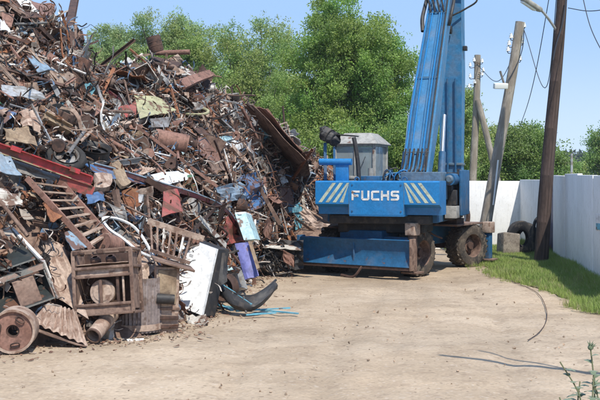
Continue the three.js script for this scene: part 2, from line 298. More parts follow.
// a dented quad sheet between four pixel corners (in turn), lying on the heap
function quad(name, label, cat, c, mat, { lift = 0.3, lifts, t = 0.012, dent = 0.03, n = 5, parent = null, origin = null, ds = null, noMask = false } = {}) {
  const w = c.map(([x, y], i) => ds ? P(x, y, ds[i]) : S(x, y, lifts ? lifts[i] : lift));
  const o = origin || w[0].clone().add(w[1]).add(w[2]).add(w[3]).multiplyScalar(0.25), nrm = w[1].clone().sub(w[0]).cross(w[3].clone().sub(w[0])).normalize(), s = RI(999);
  if (nrm.dot(camera.position.clone().sub(o)) < 0) nrm.negate();
  const g = fin(sheet(n, n, (u, v) => w[0].clone().lerp(w[1], u).lerp(w[3].clone().lerp(w[2], u), v).addScaledVector(nrm, dent * 2 * (wn(u * 3 + s, v * 3, s, 2) - 0.5)).sub(o), t), 0.5);
  const m = mesh(name, g, mat, parent); if (!parent) { m.position.copy(o); tag(m, label, cat); }
  if (!noMask) { const dd = w.reduce((q, p) => q - p.z, 0) / 4; mark(c, dd); }
  return m;
}

// ---------------------------------------------------------------- scrap the photograph lets one pick out
{ // roller drum standing on its edge
  const t = thing('roller_drum', 'rusty steel roller drum with a dusty rim standing on the dirt', 'drum', V(-3.72, 0, -13.05)); t.rotation.y = 0.12;
  const c = (g) => fin(g.rotateX(Math.PI / 2).translate(0, 0.285, 0), 0.5);
  mesh('shell', c(new THREE.LatheGeometry([[0.27, -0.2], [0.285, -0.2], [0.285, 0.2], [0.255, 0.2], [0.255, 0.17]].map((p) => new THREE.Vector2(...p)), 40)), M.rustPale, t);
  mesh('face_plate', c(new THREE.LatheGeometry([[0.085, 0.13], [0.085, 0.17], [0.12, 0.175], [0.255, 0.165], [0.255, 0.13]].map((p) => new THREE.Vector2(...p)), 40)), M.rustRed, t);
  mesh('hub', c(hollow(0.09, 0.025, 0.3, 24)), M.rustDark, t);
  for (const a of [1.0, 2.9, 4.9]) { const x = Math.cos(a) * 0.18, y = Math.sin(a) * 0.18; mesh('lug', fin(tube([V(-0.05, -0.02, 0), V(-0.05, 0.02, 0.02), V(0.05, 0.02, 0.02), V(0.05, -0.02, 0)], 0.01, 12, 6, true).rotateZ(a + 1.57).translate(x, 0.285 + y, 0.18)), M.rustDark, t); }
  mark([[-3, 310], [28, 308], [36, 328], [28, 348], [-3, 350]], 13.0); landmark('the roller drum', V(-3.7, 0.3, -13.05));
}
{ // dark machine cabinet tipped on its corner
  const A = P(42, 262, 13.9), ex = P(8, 226, 14.7).sub(A), ey = P(56, 298, 13.75).sub(A), ez = P(-14, 281, 13.5).sub(A);
  const t = thing('machine_cabinet', 'dark green steel machine cabinet tipped over beside the roller drum', 'cabinet', A.clone());
  const q = (a, b, c) => V().addScaledVector(ex, a).addScaledVector(ey, b).addScaledVector(ez, c);
  const hx = (a0, a1, b0, b1, c0, c1) => fin(hexa([q(a0, b0, c0), q(a1, b0, c0), q(a1, b1, c0), q(a0, b1, c0), q(a0, b0, c1), q(a1, b0, c1), q(a1, b1, c1), q(a0, b1, c1)]));
  for (const r of [[0.96, 1, 0.02, 1, 0, 1], [0, 0.96, 0.96, 1, 0, 1], [0, 0.96, 0.02, 0.96, 0, 0.025], [0, 0.96, 0.02, 0.96, 0.975, 1]]) mesh('wall_panel', hx(...r), M.darkGreen, t);
  mesh('front_frame', hx(-0.02, 0, 0.02, 0.16, 0, 1), M.darkGreen, t); mesh('shelf', hx(0.2, 0.96, 0.5, 0.52, 0.025, 0.975), M.rustDark, t);
  const n = ey.clone().normalize();
  mesh('lid', fin(hexa([q(0.1, -0.03, 0.05), q(0.98, -0.03, 0.05), q(0.98, 0.012, 0.05), q(0.1, 0.012, 0.05), q(0.1, -0.03, 0.95), q(0.98, -0.03, 0.95), q(0.98, 0.012, 0.95), q(0.1, 0.012, 0.95)])), M.darkGreen, t);
  mesh('edge_strip', fin(bar(q(-0.03, -0.02, -0.02), q(1.03, -0.02, -0.02), 0.05, 0.03)), M.white, t);
  mesh('edge_strip', fin(bar(q(-0.02, 0, -0.03), q(-0.02, 1, -0.03), 0.03, 0.025)), M.whiteOld, t);
  for (let i = 0; i < 5; i++) mesh('bolt', fin(rod(q(0.05, -0.02, 0.2 + i * 0.15), q(0.05, -0.05, 0.2 + i * 0.15), 0.014)), M.black, t);
  mesh('latch', fin(bar(q(0.45, -0.06, 0.35), q(0.7, -0.06, 0.42), 0.09, 0.05)), M.rustDark, t);
  mesh('inner_panel', fin(hexa([q(0.02, 0.3, 0.22), q(0.06, 0.3, 0.22), q(0.06, 0.95, 0.22), q(0.02, 0.95, 0.22), q(0.02, 0.3, 0.6), q(0.06, 0.3, 0.6), q(0.06, 0.95, 0.6), q(0.02, 0.95, 0.6)])), M.rust, t);
  mark([[-5, 226], [10, 224], [57, 297], [30, 312], [-5, 320]], 13.4); landmark('the tipped dark cabinet', A);
}
quad('steel_plate', 'broad dusty brown steel plate leaning against the tipped dark cabinet', 'plate', [[40, 235], [64, 246], [89, 320], [58, 298]], M.rustPale, { ds: [14.75, 14.6, 13.75, 13.95], dent: 0.03, t: 0.01 });
landmark('the broad leaning plate', P(62, 270, 14.1));
{ // corrugated triangular offcut at the foot of the heap
  const a = P(48, 303, 13.75), b = P(76, 311, 13.75), c = P(88, 346, 13.35), d = P(31, 322, 13.35), o = V().addVectors(a, c).multiplyScalar(0.5);
  const n = b.clone().sub(a).cross(d.clone().sub(a)).normalize(); if (n.z < 0) n.negate();
  const g = fin(sheet(44, 3, (u, v) => a.clone().lerp(b, u).lerp(d.clone().lerp(c, u), v).addScaledVector(n, 0.018 * Math.sin(u * 44)).sub(o), 0.006), 1.0);
  const m = mesh('corrugated_sheet', g, M.rustPale); m.position.copy(o); tag(m, 'torn rusty corrugated sheet propped at the foot of the heap', 'sheet'); mark([[48, 303], [76, 311], [88, 346], [31, 322]], 13.5); landmark('the torn corrugated sheet', o);
}
quad('flat_plate', 'thin rusty strip of plate lying under the torn corrugated sheet', 'plate', [[30, 322], [88, 343], [86, 348], [34, 330]], M.rust, { ds: [13.7, 13.55, 13.3, 13.3], noMask: true });
{ // short pipe
  const a = P(93, 336, 13.62), b = P(112, 314, 14.15), L = a.distanceTo(b), t = thing('pipe_section', 'short thick grey pipe with its open end resting on the dirt', 'pipe', a.clone().lerp(b, 0.5));
  t.quaternion.setFromUnitVectors(V(0, 1, 0), b.clone().sub(a).normalize());
  mesh('pipe_wall', fin(hollow(0.107, 0.012, L, 36), 0.7), M.rustPale, t);
  mesh('mouth_ring', fin(hollow(0.112, 0.02, 0.03, 36).translate(0, -L / 2 + 0.01, 0), 0.7), M.rust, t);
  mark([[84, 330], [105, 311], [116, 318], [100, 345], [86, 345]], 13.6); landmark('the short thick pipe', a);
}
{ // rusty machine frame with a roller inside
  const t = thing('roller_machine', 'rusty machine frame holding a round casting between its bars', 'machine frame', P(108, 282, 14.1)); t.rotation.set(-0.12, -0.1, 0.075);
  const w = 0.41, h = 0.44, d = 0.24, b = (x0, y0, z0, x1, y1, z1, s, m = M.rust, nm = 'frame_bar') => mesh(nm, fin(bar(V(x0, y0, z0), V(x1, y1, z1), s, s * 0.85, 0.006)), m, t);
  for (const x of [-w, w]) for (const z of [-d, d]) b(x, -h, z, x, h, z, 0.05, M.rust, 'upright');
  for (const z of [-d, d]) for (const y of [-h, -h + 0.13, 0.08, 0.2, h]) b(-w, y, z, w, y, z, 0.045);
  for (const x of [-w, w]) for (const y of [-h, 0.2, h]) b(x, y, -d, x, y, d, 0.045);
  mesh('back_plate', fin(box(2 * w - 0.06, 2 * h - 0.06, 0.02, [0, 0, -d + 0.05])), M.rustDark, t);
  for (const x of [-w + 0.03, w - 0.03]) mesh('side_plate', fin(box(0.012, 2 * h - 0.1, 2 * d - 0.06, [x, 0, 0])), M.rust, t);
  mesh('apron', fin(sheet(8, 3, (u, v) => V((u - 0.5) * 0.74, 0.2 - v * 0.12, d - 0.05 + 0.02 * wn(u * 5, v * 4, 6)), 0.01)), M.rustPale, t); mesh('apron', fin(sheet(8, 3, (u, v) => V((u - 0.5) * 0.76, -0.3 - v * 0.13, d - 0.03 + 0.02 * wn(u * 5, v * 4, 16)), 0.01)), M.rust, t);
  mesh('top_tray', fin(sheet(8, 4, (u, v) => V((u - 0.5) * 0.76, 0.245 + 0.03 * wn(u * 4, v * 4, 5), (0.5 - v) * 0.44), 0.01)), M.rustPale, t);
  mesh('round_casting', fin(new THREE.LatheGeometry([[0.001, 0.06], [0.12, 0.06], [0.14, 0.05], [0.17, 0.05], [0.18, 0.03], [0.18, -0.05], [0.001, -0.05]].map((p) => new THREE.Vector2(...p)), 32).rotateX(Math.PI / 2).translate(-0.04, -0.14, d - 0.12), 0.4), M.rustPale, t);
  b(-0.04, -0.31, d - 0.02, -0.04, 0.03, d - 0.02, 0.04, M.rust); b(0.2, -0.31, d - 0.03, 0.2, 0.08, d - 0.03, 0.04, M.rustDark); b(0.28, -0.31, d - 0.03, 0.28, 0.08, d - 0.03, 0.03, M.rustPale);
  for (const x of [-0.13, 0.09]) mesh('bearing_block', fin(new THREE.LatheGeometry([[0.035, 0], [0.075, 0], [0.075, 0.06], [0.055, 0.09], [0.035, 0.09]].map((p) => new THREE.Vector2(...p)), 20).rotateX(0.5).translate(x, 0.28, 0.08), 0.5), M.rustDark, t);
  for (const x of [-0.36, -0.02, 0.3]) mesh('bolt_plate', fin(rbox(0.09, 0.05, 0.03, 0.006, [x, 0.42, d + 0.02])), M.rustDark, t);
  mark([[76, 250], [134, 242], [142, 310], [84, 318]], 13.9); landmark('the rusty machine frame', t.position);
}
{ // ribbed grey tank half
  const o = P(136, 306, 14.55), t = thing('ribbed_tank', 'dull mauve ribbed tank shell with a torn top standing beside the machine frame', 'tank', o);
  mesh('shell', fin(sheet(90, 8, (u, v) => { const a = (u - 0.5) * 3.6, r = 0.345 + 0.012 * Math.sin(u * 130); return V(Math.sin(a) * r, 0.36 - v * 0.74 + (v < 0.01 ? 0.07 * (u - 0.4) + 0.05 * wn(u * 9, 1, 7) : 0), Math.cos(a) * r - 0.2); }, 0.006), 1.1), M.mauve, t);
  mesh('rim_band', fin(sheet(60, 1, (u, v) => { const a = (u - 0.5) * 3.5, r = 0.362; return V(Math.sin(a) * r, -0.26 - v * 0.09, Math.cos(a) * r - 0.2); }, 0.008), 1.1), M.rustPale, t);
  mark([[110, 292], [162, 278], [162, 336], [112, 338]], 14.3); landmark('the ribbed mauve tank', o);
}
{ // brown steel locker with an overhanging top
  const o = P(167, 300, 14.75), t = thing('steel_locker', 'brown rusted locker with an overhanging top plate and a dark pipe stub', 'locker', o); t.rotation.set(0, 0.25, -0.03);
  mesh('body', fin(rbox(0.34, 0.98, 0.3, 0.01, [0, 0, -0.1])), M.rustPale, t);
  mesh('door', fin(rbox(0.27, 0.5, 0.014, 0.005, [-0.01, 0.2, 0.06])), M.wood, t);
  mesh('shelf_edge', fin(rbox(0.37, 0.04, 0.34, 0.006, [0, -0.12, -0.1])), M.rust, t);
  mesh('top_plate', fin(rbox(0.62, 0.035, 0.5, 0.008, [0.08, 0.53, -0.08], [0.05, 0, -0.26])), M.rust, t);
  mesh('pipe_stub', fin(hollow(0.075, 0.01, 0.26, 24).rotateZ(1.5).translate(-0.04, 0.03, 0.12), 0.5), M.black, t);
  for (const y of [-0.25, -0.38]) mesh('lower_rail', fin(rbox(0.34, 0.05, 0.05, 0.006, [0, y, 0.075])), M.rustDark, t);
  mark([[154, 252], [192, 264], [182, 335], [154, 338]], 14.5); landmark('the brown rusted locker', o);
}
function ladder(name, label, a0, a1, b0, b1, n, mat, rungMat, w = 0.05, lead) {
  const o = a0.clone().add(b1).multiplyScalar(0.5), t = thing(name, label, 'ladder', o), q = (v) => v.clone().sub(o);
  mesh('rail', fin(bar(q(a0), q(a1), 0.04, 0.08)), mat, t); mesh('rail', fin(bar(q(b0), q(b1), 0.04, 0.08)), mat, t);
  for (let i = 0; i < n; i++) { const k = (i + 0.5) / n; mesh('rung', fin(bar(q(a0.clone().lerp(a1, k)), q(b0.clone().lerp(b1, k)), w, 0.025)), rungMat, t); }
  if (lead) landmark(lead, o); return t;
}
ladder('steel_ladder', 'red-brown steel ladder with flat rungs lying on the slope above the machine frame', S(27, 178, 0.5), S(93, 250, 0.4), S(63, 184, 0.5), S(110, 237, 0.45), 8, M.rustRed, M.rustPale, 0.1, 'the red-brown ladder');
mark([[27, 178], [63, 184], [110, 237], [93, 250]], 14.6);
ladder('slatted_ladder', 'pale brown slatted rack lying above the tipped dark cabinet', P(-6, 208, 15.3), P(40, 227, 15.1), P(2, 224, 15.0), P(46, 258, 14.8), 7, M.rustPale, M.wood, 0.07, 'the pale slatted rack');
mark([[-6, 208], [40, 227], [46, 260], [4, 230]], 14.8);
{ // long red beam
  const a = S(-6, 146, 0.55), b = S(92, 181, 0.75), o = a.clone().lerp(b, 0.5), t = thing('red_girder', 'long bright red painted steel beam sloping down across the heap', 'beam', o), q = (k, dy = 0, dz = 0) => a.clone().lerp(b, k).add(V(0, dy, dz)).sub(o);
  mesh('web', fin(bar(q(0), q(1), 0.05, 0.13)), M.red, t); mesh('upper_flange', fin(bar(q(0, 0.07, 0.03), q(1, 0.07, 0.03), 0.14, 0.018)), M.red, t); mesh('lower_flange', fin(bar(q(0, -0.075, 0.03), q(1, -0.075, 0.03), 0.14, 0.018)), M.redFaded, t);
  mesh('pale_edging', fin(bar(q(0, -0.062, 0.105), q(0.8, -0.062, 0.105), 0.012, 0.012)), M.olive, t);
  for (const k of [0.22, 0.82]) mesh('stiffener', fin(bar(q(k - 0.05, 0.07, 0.045), q(k + 0.05, 0.07, 0.045), 0.17, 0.07)), M.red, t);
  mesh('end_bracket', fin(bar(q(0.66, -0.16, 0.03), q(1.02, -0.16, 0.06), 0.04, 0.16)), M.redFaded, t);
  mark([[-6, 136], [92, 170], [94, 196], [-6, 160]], 15.5); landmark('the long red beam', o);
}
{ // refrigerator
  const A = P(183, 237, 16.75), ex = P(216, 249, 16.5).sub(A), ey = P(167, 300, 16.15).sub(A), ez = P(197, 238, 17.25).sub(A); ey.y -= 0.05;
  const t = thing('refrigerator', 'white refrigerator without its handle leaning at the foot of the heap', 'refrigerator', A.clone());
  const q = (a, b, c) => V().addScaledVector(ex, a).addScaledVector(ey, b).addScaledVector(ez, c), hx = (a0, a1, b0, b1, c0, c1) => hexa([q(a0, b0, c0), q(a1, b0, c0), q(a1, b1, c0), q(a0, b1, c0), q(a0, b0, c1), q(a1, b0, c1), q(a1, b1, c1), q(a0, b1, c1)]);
  mesh('cabinet', fin(hx(0, 1, 0, 1, 0.18, 1)), M.black, t); mesh('door', fin(hx(-0.01, 1.01, 0.0, 0.98, 0, 0.15)), M.enamel, t);  // body coloured black to put the side in shade; door stays white
  mesh('door_seal', fin(hx(0.03, 0.97, 0.02, 0.96, 0.15, 0.18)), M.black, t); mesh('badge', fin(hx(0.3, 0.42, 0.2, 0.24, -0.012, 0.0)), M.galv, t);
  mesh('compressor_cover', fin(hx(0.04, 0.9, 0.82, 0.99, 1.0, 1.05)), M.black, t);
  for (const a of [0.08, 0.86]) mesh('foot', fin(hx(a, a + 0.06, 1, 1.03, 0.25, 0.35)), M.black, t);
  mark([[181, 234], [219, 248], [216, 300], [200, 316], [177, 305]], 16.2); landmark('the white refrigerator', A);
}
{ // barred grille above the locker
  const a0 = P(148, 221, 15.4), a1 = P(204, 239, 15.4), b0 = P(150, 250, 15.0), b1 = P(190, 263, 15.0), o = a0.clone().add(b1).multiplyScalar(0.5), t = thing('barred_grille', 'brown barred grille lying between the rusted locker and the refrigerator', 'grille', o), q = (v) => v.clone().sub(o);
  mesh('rail', fin(bar(q(a0), q(a1), 0.06, 0.09)), M.rustPale, t); mesh('rail', fin(bar(q(b0), q(b1), 0.05, 0.05)), M.rust, t);
  for (let i = 0; i < 7; i++) { const k = 0.05 + i * 0.12; mesh('bar', fin(bar(q(a0.clone().lerp(a1, k)), q(b0.clone().lerp(b1, k * 1.1)), 0.03, 0.02)), i % 3 === 2 ? M.whiteOld : M.rust, t); }
  mark([[148, 220], [204, 238], [190, 262], [150, 250]], 15.2); landmark('the barred grille', o);
}
{ // long car roof panel with its lip
  const top = [[96, 165, 0.5], [130, 174, 0.55], [165, 185, 0.6], [200, 196, 0.8], [231, 214, 1.1], [246, 243, 1.3]].map(([x, y, l]) => S(x, y, l)), o = top[2].clone(), cv = new THREE.CatmullRomCurve3(top, false, 'chordal');
  const t = thing('car_roof_skin', 'long dark maroon car roof panel arching down over the refrigerator', 'car panel', o);
  mesh('roof_skin', fin(sheet(40, 6, (u, v) => { const p = cv.getPoint(u); return p.add(V(0.1 * v, 0.02 - 0.06 * v * v - 0.16 * v, -0.55 * v + 0.12)).sub(o); }, 0.012), 0.8), M.maroon, t);
  mesh('gutter_lip', fin(sheet(40, 2, (u, v) => { const p = cv.getPoint(u); return p.add(V(-0.02 * v, -0.075 * v + 0.02, 0.125 + 0.02 * v)).sub(o); }, 0.012), 0.8), M.maroon, t);
  mesh('trim_strip', fin(new THREE.TubeGeometry(new THREE.CatmullRomCurve3(top.map((p) => p.clone().add(V(0, 0.03, 0.14)).sub(o))), 40, 0.014, 6)), M.blueGrey, t);
  mark([[96, 160], [170, 180], [234, 208], [250, 242], [242, 246], [226, 222], [165, 195], [98, 172]], 15.5); landmark('the maroon car roof panel', o);
}
quad('red_flap', 'crumpled bright red panel tucked under the end of the maroon car roof', 'car panel', [[222, 219], [234, 214], [245, 241], [229, 244]], M.redFaded, { lift: 1.0, dent: 0.14, n: 6 });
quad('red_sheet', 'small dark red sheet hanging above the barred grille', 'sheet', [[164, 191], [177, 189], [183, 212], [163, 216]], M.redFaded, { lift: 0.75, dent: 0.05 });
function boxFrom(name, label, cat, A, X, Y, Z, mat, parts, lm) {
  const ex = X.clone().sub(A), ey = Y.clone().sub(A), ez = Z.clone().sub(A), t = thing(name, label, cat, A.clone()), q = (a, b, c) => V().addScaledVector(ex, a).addScaledVector(ey, b).addScaledVector(ez, c);
  const hx = (a0, a1, b0, b1, c0, c1) => fin(hexa([q(a0, b0, c0), q(a1, b0, c0), q(a1, b1, c0), q(a0, b1, c0), q(a0, b0, c1), q(a1, b0, c1), q(a1, b1, c1), q(a0, b1, c1)]));
  mesh('body', hx(0, 1, 0, 1, 0, 1), mat, t); for (const [n, m, ...r] of parts) mesh(n, hx(...r), m, t); if (lm) landmark(lm, A); return t;
}
boxFrom('freezer_box', 'pale turquoise freezer box wedged beneath the blue crumpled car', 'freezer', P(244, 240, 18.6), P(255, 239, 18.7), P(235, 214, 18.9), P(250, 241, 19.4), M.cyan, [['lid', M.white, 0.02, 0.98, 1.0, 1.06, 0.02, 0.98], ['hinge', M.galv, 0.3, 0.6, 0.96, 1.04, -0.04, 0]], 'the turquoise freezer box');
mark([[230, 210], [256, 219], [256, 242], [242, 243]], 18.4);
quad('violet_board', 'violet blue panel with a beige edge standing by the black bumper', 'panel', [[235, 244], [249, 243], [259, 276], [246, 280]], M.violet, { ds: [18.3, 18.3, 17.9, 17.9], dent: 0.03, t: 0.03 });
quad('beige_board', 'narrow beige board along the edge of the violet blue panel', 'board', [[248, 242], [252, 242], [260, 268], [257, 270]], M.wood, { ds: [18.2, 18.2, 17.8, 17.8], dent: 0.005, t: 0.02 });
landmark('the violet blue panel', P(246, 260, 18.1));
{ // bumper
  const pts = [[214, 268, 17.2], [222, 283, 16.9], [236, 294, 16.6], [252, 296, 16.5], [264, 290, 16.6], [276, 280, 16.9]].map((p) => P(...p)), o = P(245, 300, 16.7), cv = new THREE.CatmullRomCurve3(pts, false, 'chordal');
  const t = thing('car_bumper', 'black plastic car bumper curving up from the dirt beside the heap', 'bumper', o);
  mesh('skin', fin(sheet(36, 7, (u, v) => cv.getPoint(u).add(V(0.02 * v + 0.05 * (wn(u * 8, v * 3, 15) - 0.5), -(0.13 + 0.1 * Math.sin(Math.PI * Math.min(1, u * 1.05))) * v, 0.22 * Math.sin(v * 2.2) * (1 - 0.5 * u) + 0.07 * (wn(u * 7, v * 4, 25) - 0.5))).sub(o), 0.014), 0.9), M.black, t);
  mesh('top_edge', fin(new THREE.TubeGeometry(new THREE.CatmullRomCurve3(pts.map((p) => p.clone().sub(o))), 30, 0.022, 6)), M.black, t);
  for (const [u, dx] of [[0.15, 0], [0.35, 0.02], [0.5, 0]]) mesh('rib', fin(bar(cv.getPoint(u).add(V(dx, 0, 0.04)).sub(o), cv.getPoint(u).add(V(dx + 0.05, -0.25, 0.2)).sub(o), 0.03, 0.02)), M.black, t);
  mesh('grille_bar', fin(bar(cv.getPoint(0.08).add(V(0, -0.1, 0.12)).sub(o), cv.getPoint(0.6).add(V(0, -0.12, 0.16)).sub(o), 0.03, 0.03)), M.turq, t);
  for (const u of [0.3, 0.75]) mesh('bracket', fin(box(0.06, 0.14, 0.1).translate(...cv.getPoint(u).add(V(0, -0.12, -0.07)).sub(o).toArray())), M.steel, t);
  mark([[212, 266], [236, 288], [262, 286], [276, 276], [280, 284], [262, 310], [226, 304]], 16.4); landmark('the black bumper', o);
}
{ // turquoise battens on the dirt
  for (const [x0, y0, x1, y1, w] of [[214, 296, 240, 311, 0.09], [226, 309, 298, 316, 0.05], [236, 314, 290, 311, 0.045], [246, 317, 276, 316, 0.05], [212, 304, 232, 313, 0.06]]) {
    const a = GP(x0, Math.max(y0, 300)), b = GP(x1, y1); a.y = y0 < 300 ? 0.22 : 0.035 + R(0, 0.03); b.y = 0.035 + R(0, 0.03); const o = a.clone().lerp(b, 0.5);
    const m = mesh('turquoise_batten', fin(bar(a.clone().sub(o), b.clone().sub(o), w, 0.022)), M.turq); m.position.copy(o); tag(m, 'thin turquoise painted batten lying on the dirt below the black bumper', 'batten', 'turquoise battens on the dirt');
  }
}
function rim(name, label, cat, pos, r, w, rot, mat, tyre, lm) {
  const t = thing(name, label, cat, pos); t.rotation.set(...rot);
  mesh('rim', fin(new THREE.LatheGeometry([[r * 0.35, 0.1], [r * 0.38, 0.14], [r * 0.75, 0.05], [r * 0.8, -0.3], [r * 0.86, -0.36], [r, -0.5], [r, -0.44], [r * 0.9, -0.28], [r * 0.9, 0.28], [r, 0.44], [r, 0.5], [r * 0.86, 0.36], [r * 0.8, 0.2]].map(([a, b]) => new THREE.Vector2(a, b * w)), 36), 0.6), mat, t);
  if (tyre) mesh('tyre', fin(new THREE.TorusGeometry(r * 1.28, r * 0.36, 12, 36).rotateX(Math.PI / 2).applyMatrix4(X4([0, 0, 0], [0, 0, 0], [1, w / (r * 0.72), 1])), 0.9), M.rubber, t);
  if (lm) landmark(lm, pos); return t;
}
rim('steel_wheel_disc', 'black steel wheel rim lying above the end of the long red beam', 'wheel', S(95, 153, 0.35), 0.27, 0.22, [0.35, 0, -0.2], M.black, false, 'the black wheel rim'); mark([[78, 146], [112, 150], [112, 166], [80, 164]], 16.6);
rim('buried_tyre_ring', 'dark tyre half buried next to the black wheel rim', 'tyre', S(66, 158, 0.25), 0.2, 0.16, [0.7, 0, -0.3], M.steel, true);
{ // white hoop seat on the slope
  const o = S(194, 111, 0.3), t = thing('oval_hoop', 'pale oval hoop lying round a grey pan high on the slope', 'hoop', o); t.rotation.set(0.5, 0.2, -0.12);
  mesh('hoop', fin(new THREE.TorusGeometry(0.28, 0.035, 8, 36).rotateX(Math.PI / 2).scale(1.1, 1, 0.7)), M.olive, t); mesh('pan', fin(new THREE.LatheGeometry([[0.001, 0.02], [0.14, 0.04], [0.2, 0.12], [0.19, 0.12], [0.13, 0.055], [0.001, 0.035]].map((p) => new THREE.Vector2(...p)), 24)), M.steel, t);
  mark([[178, 104], [209, 108], [208, 121], [180, 118]], 21); landmark('the pale oval hoop', o);
}
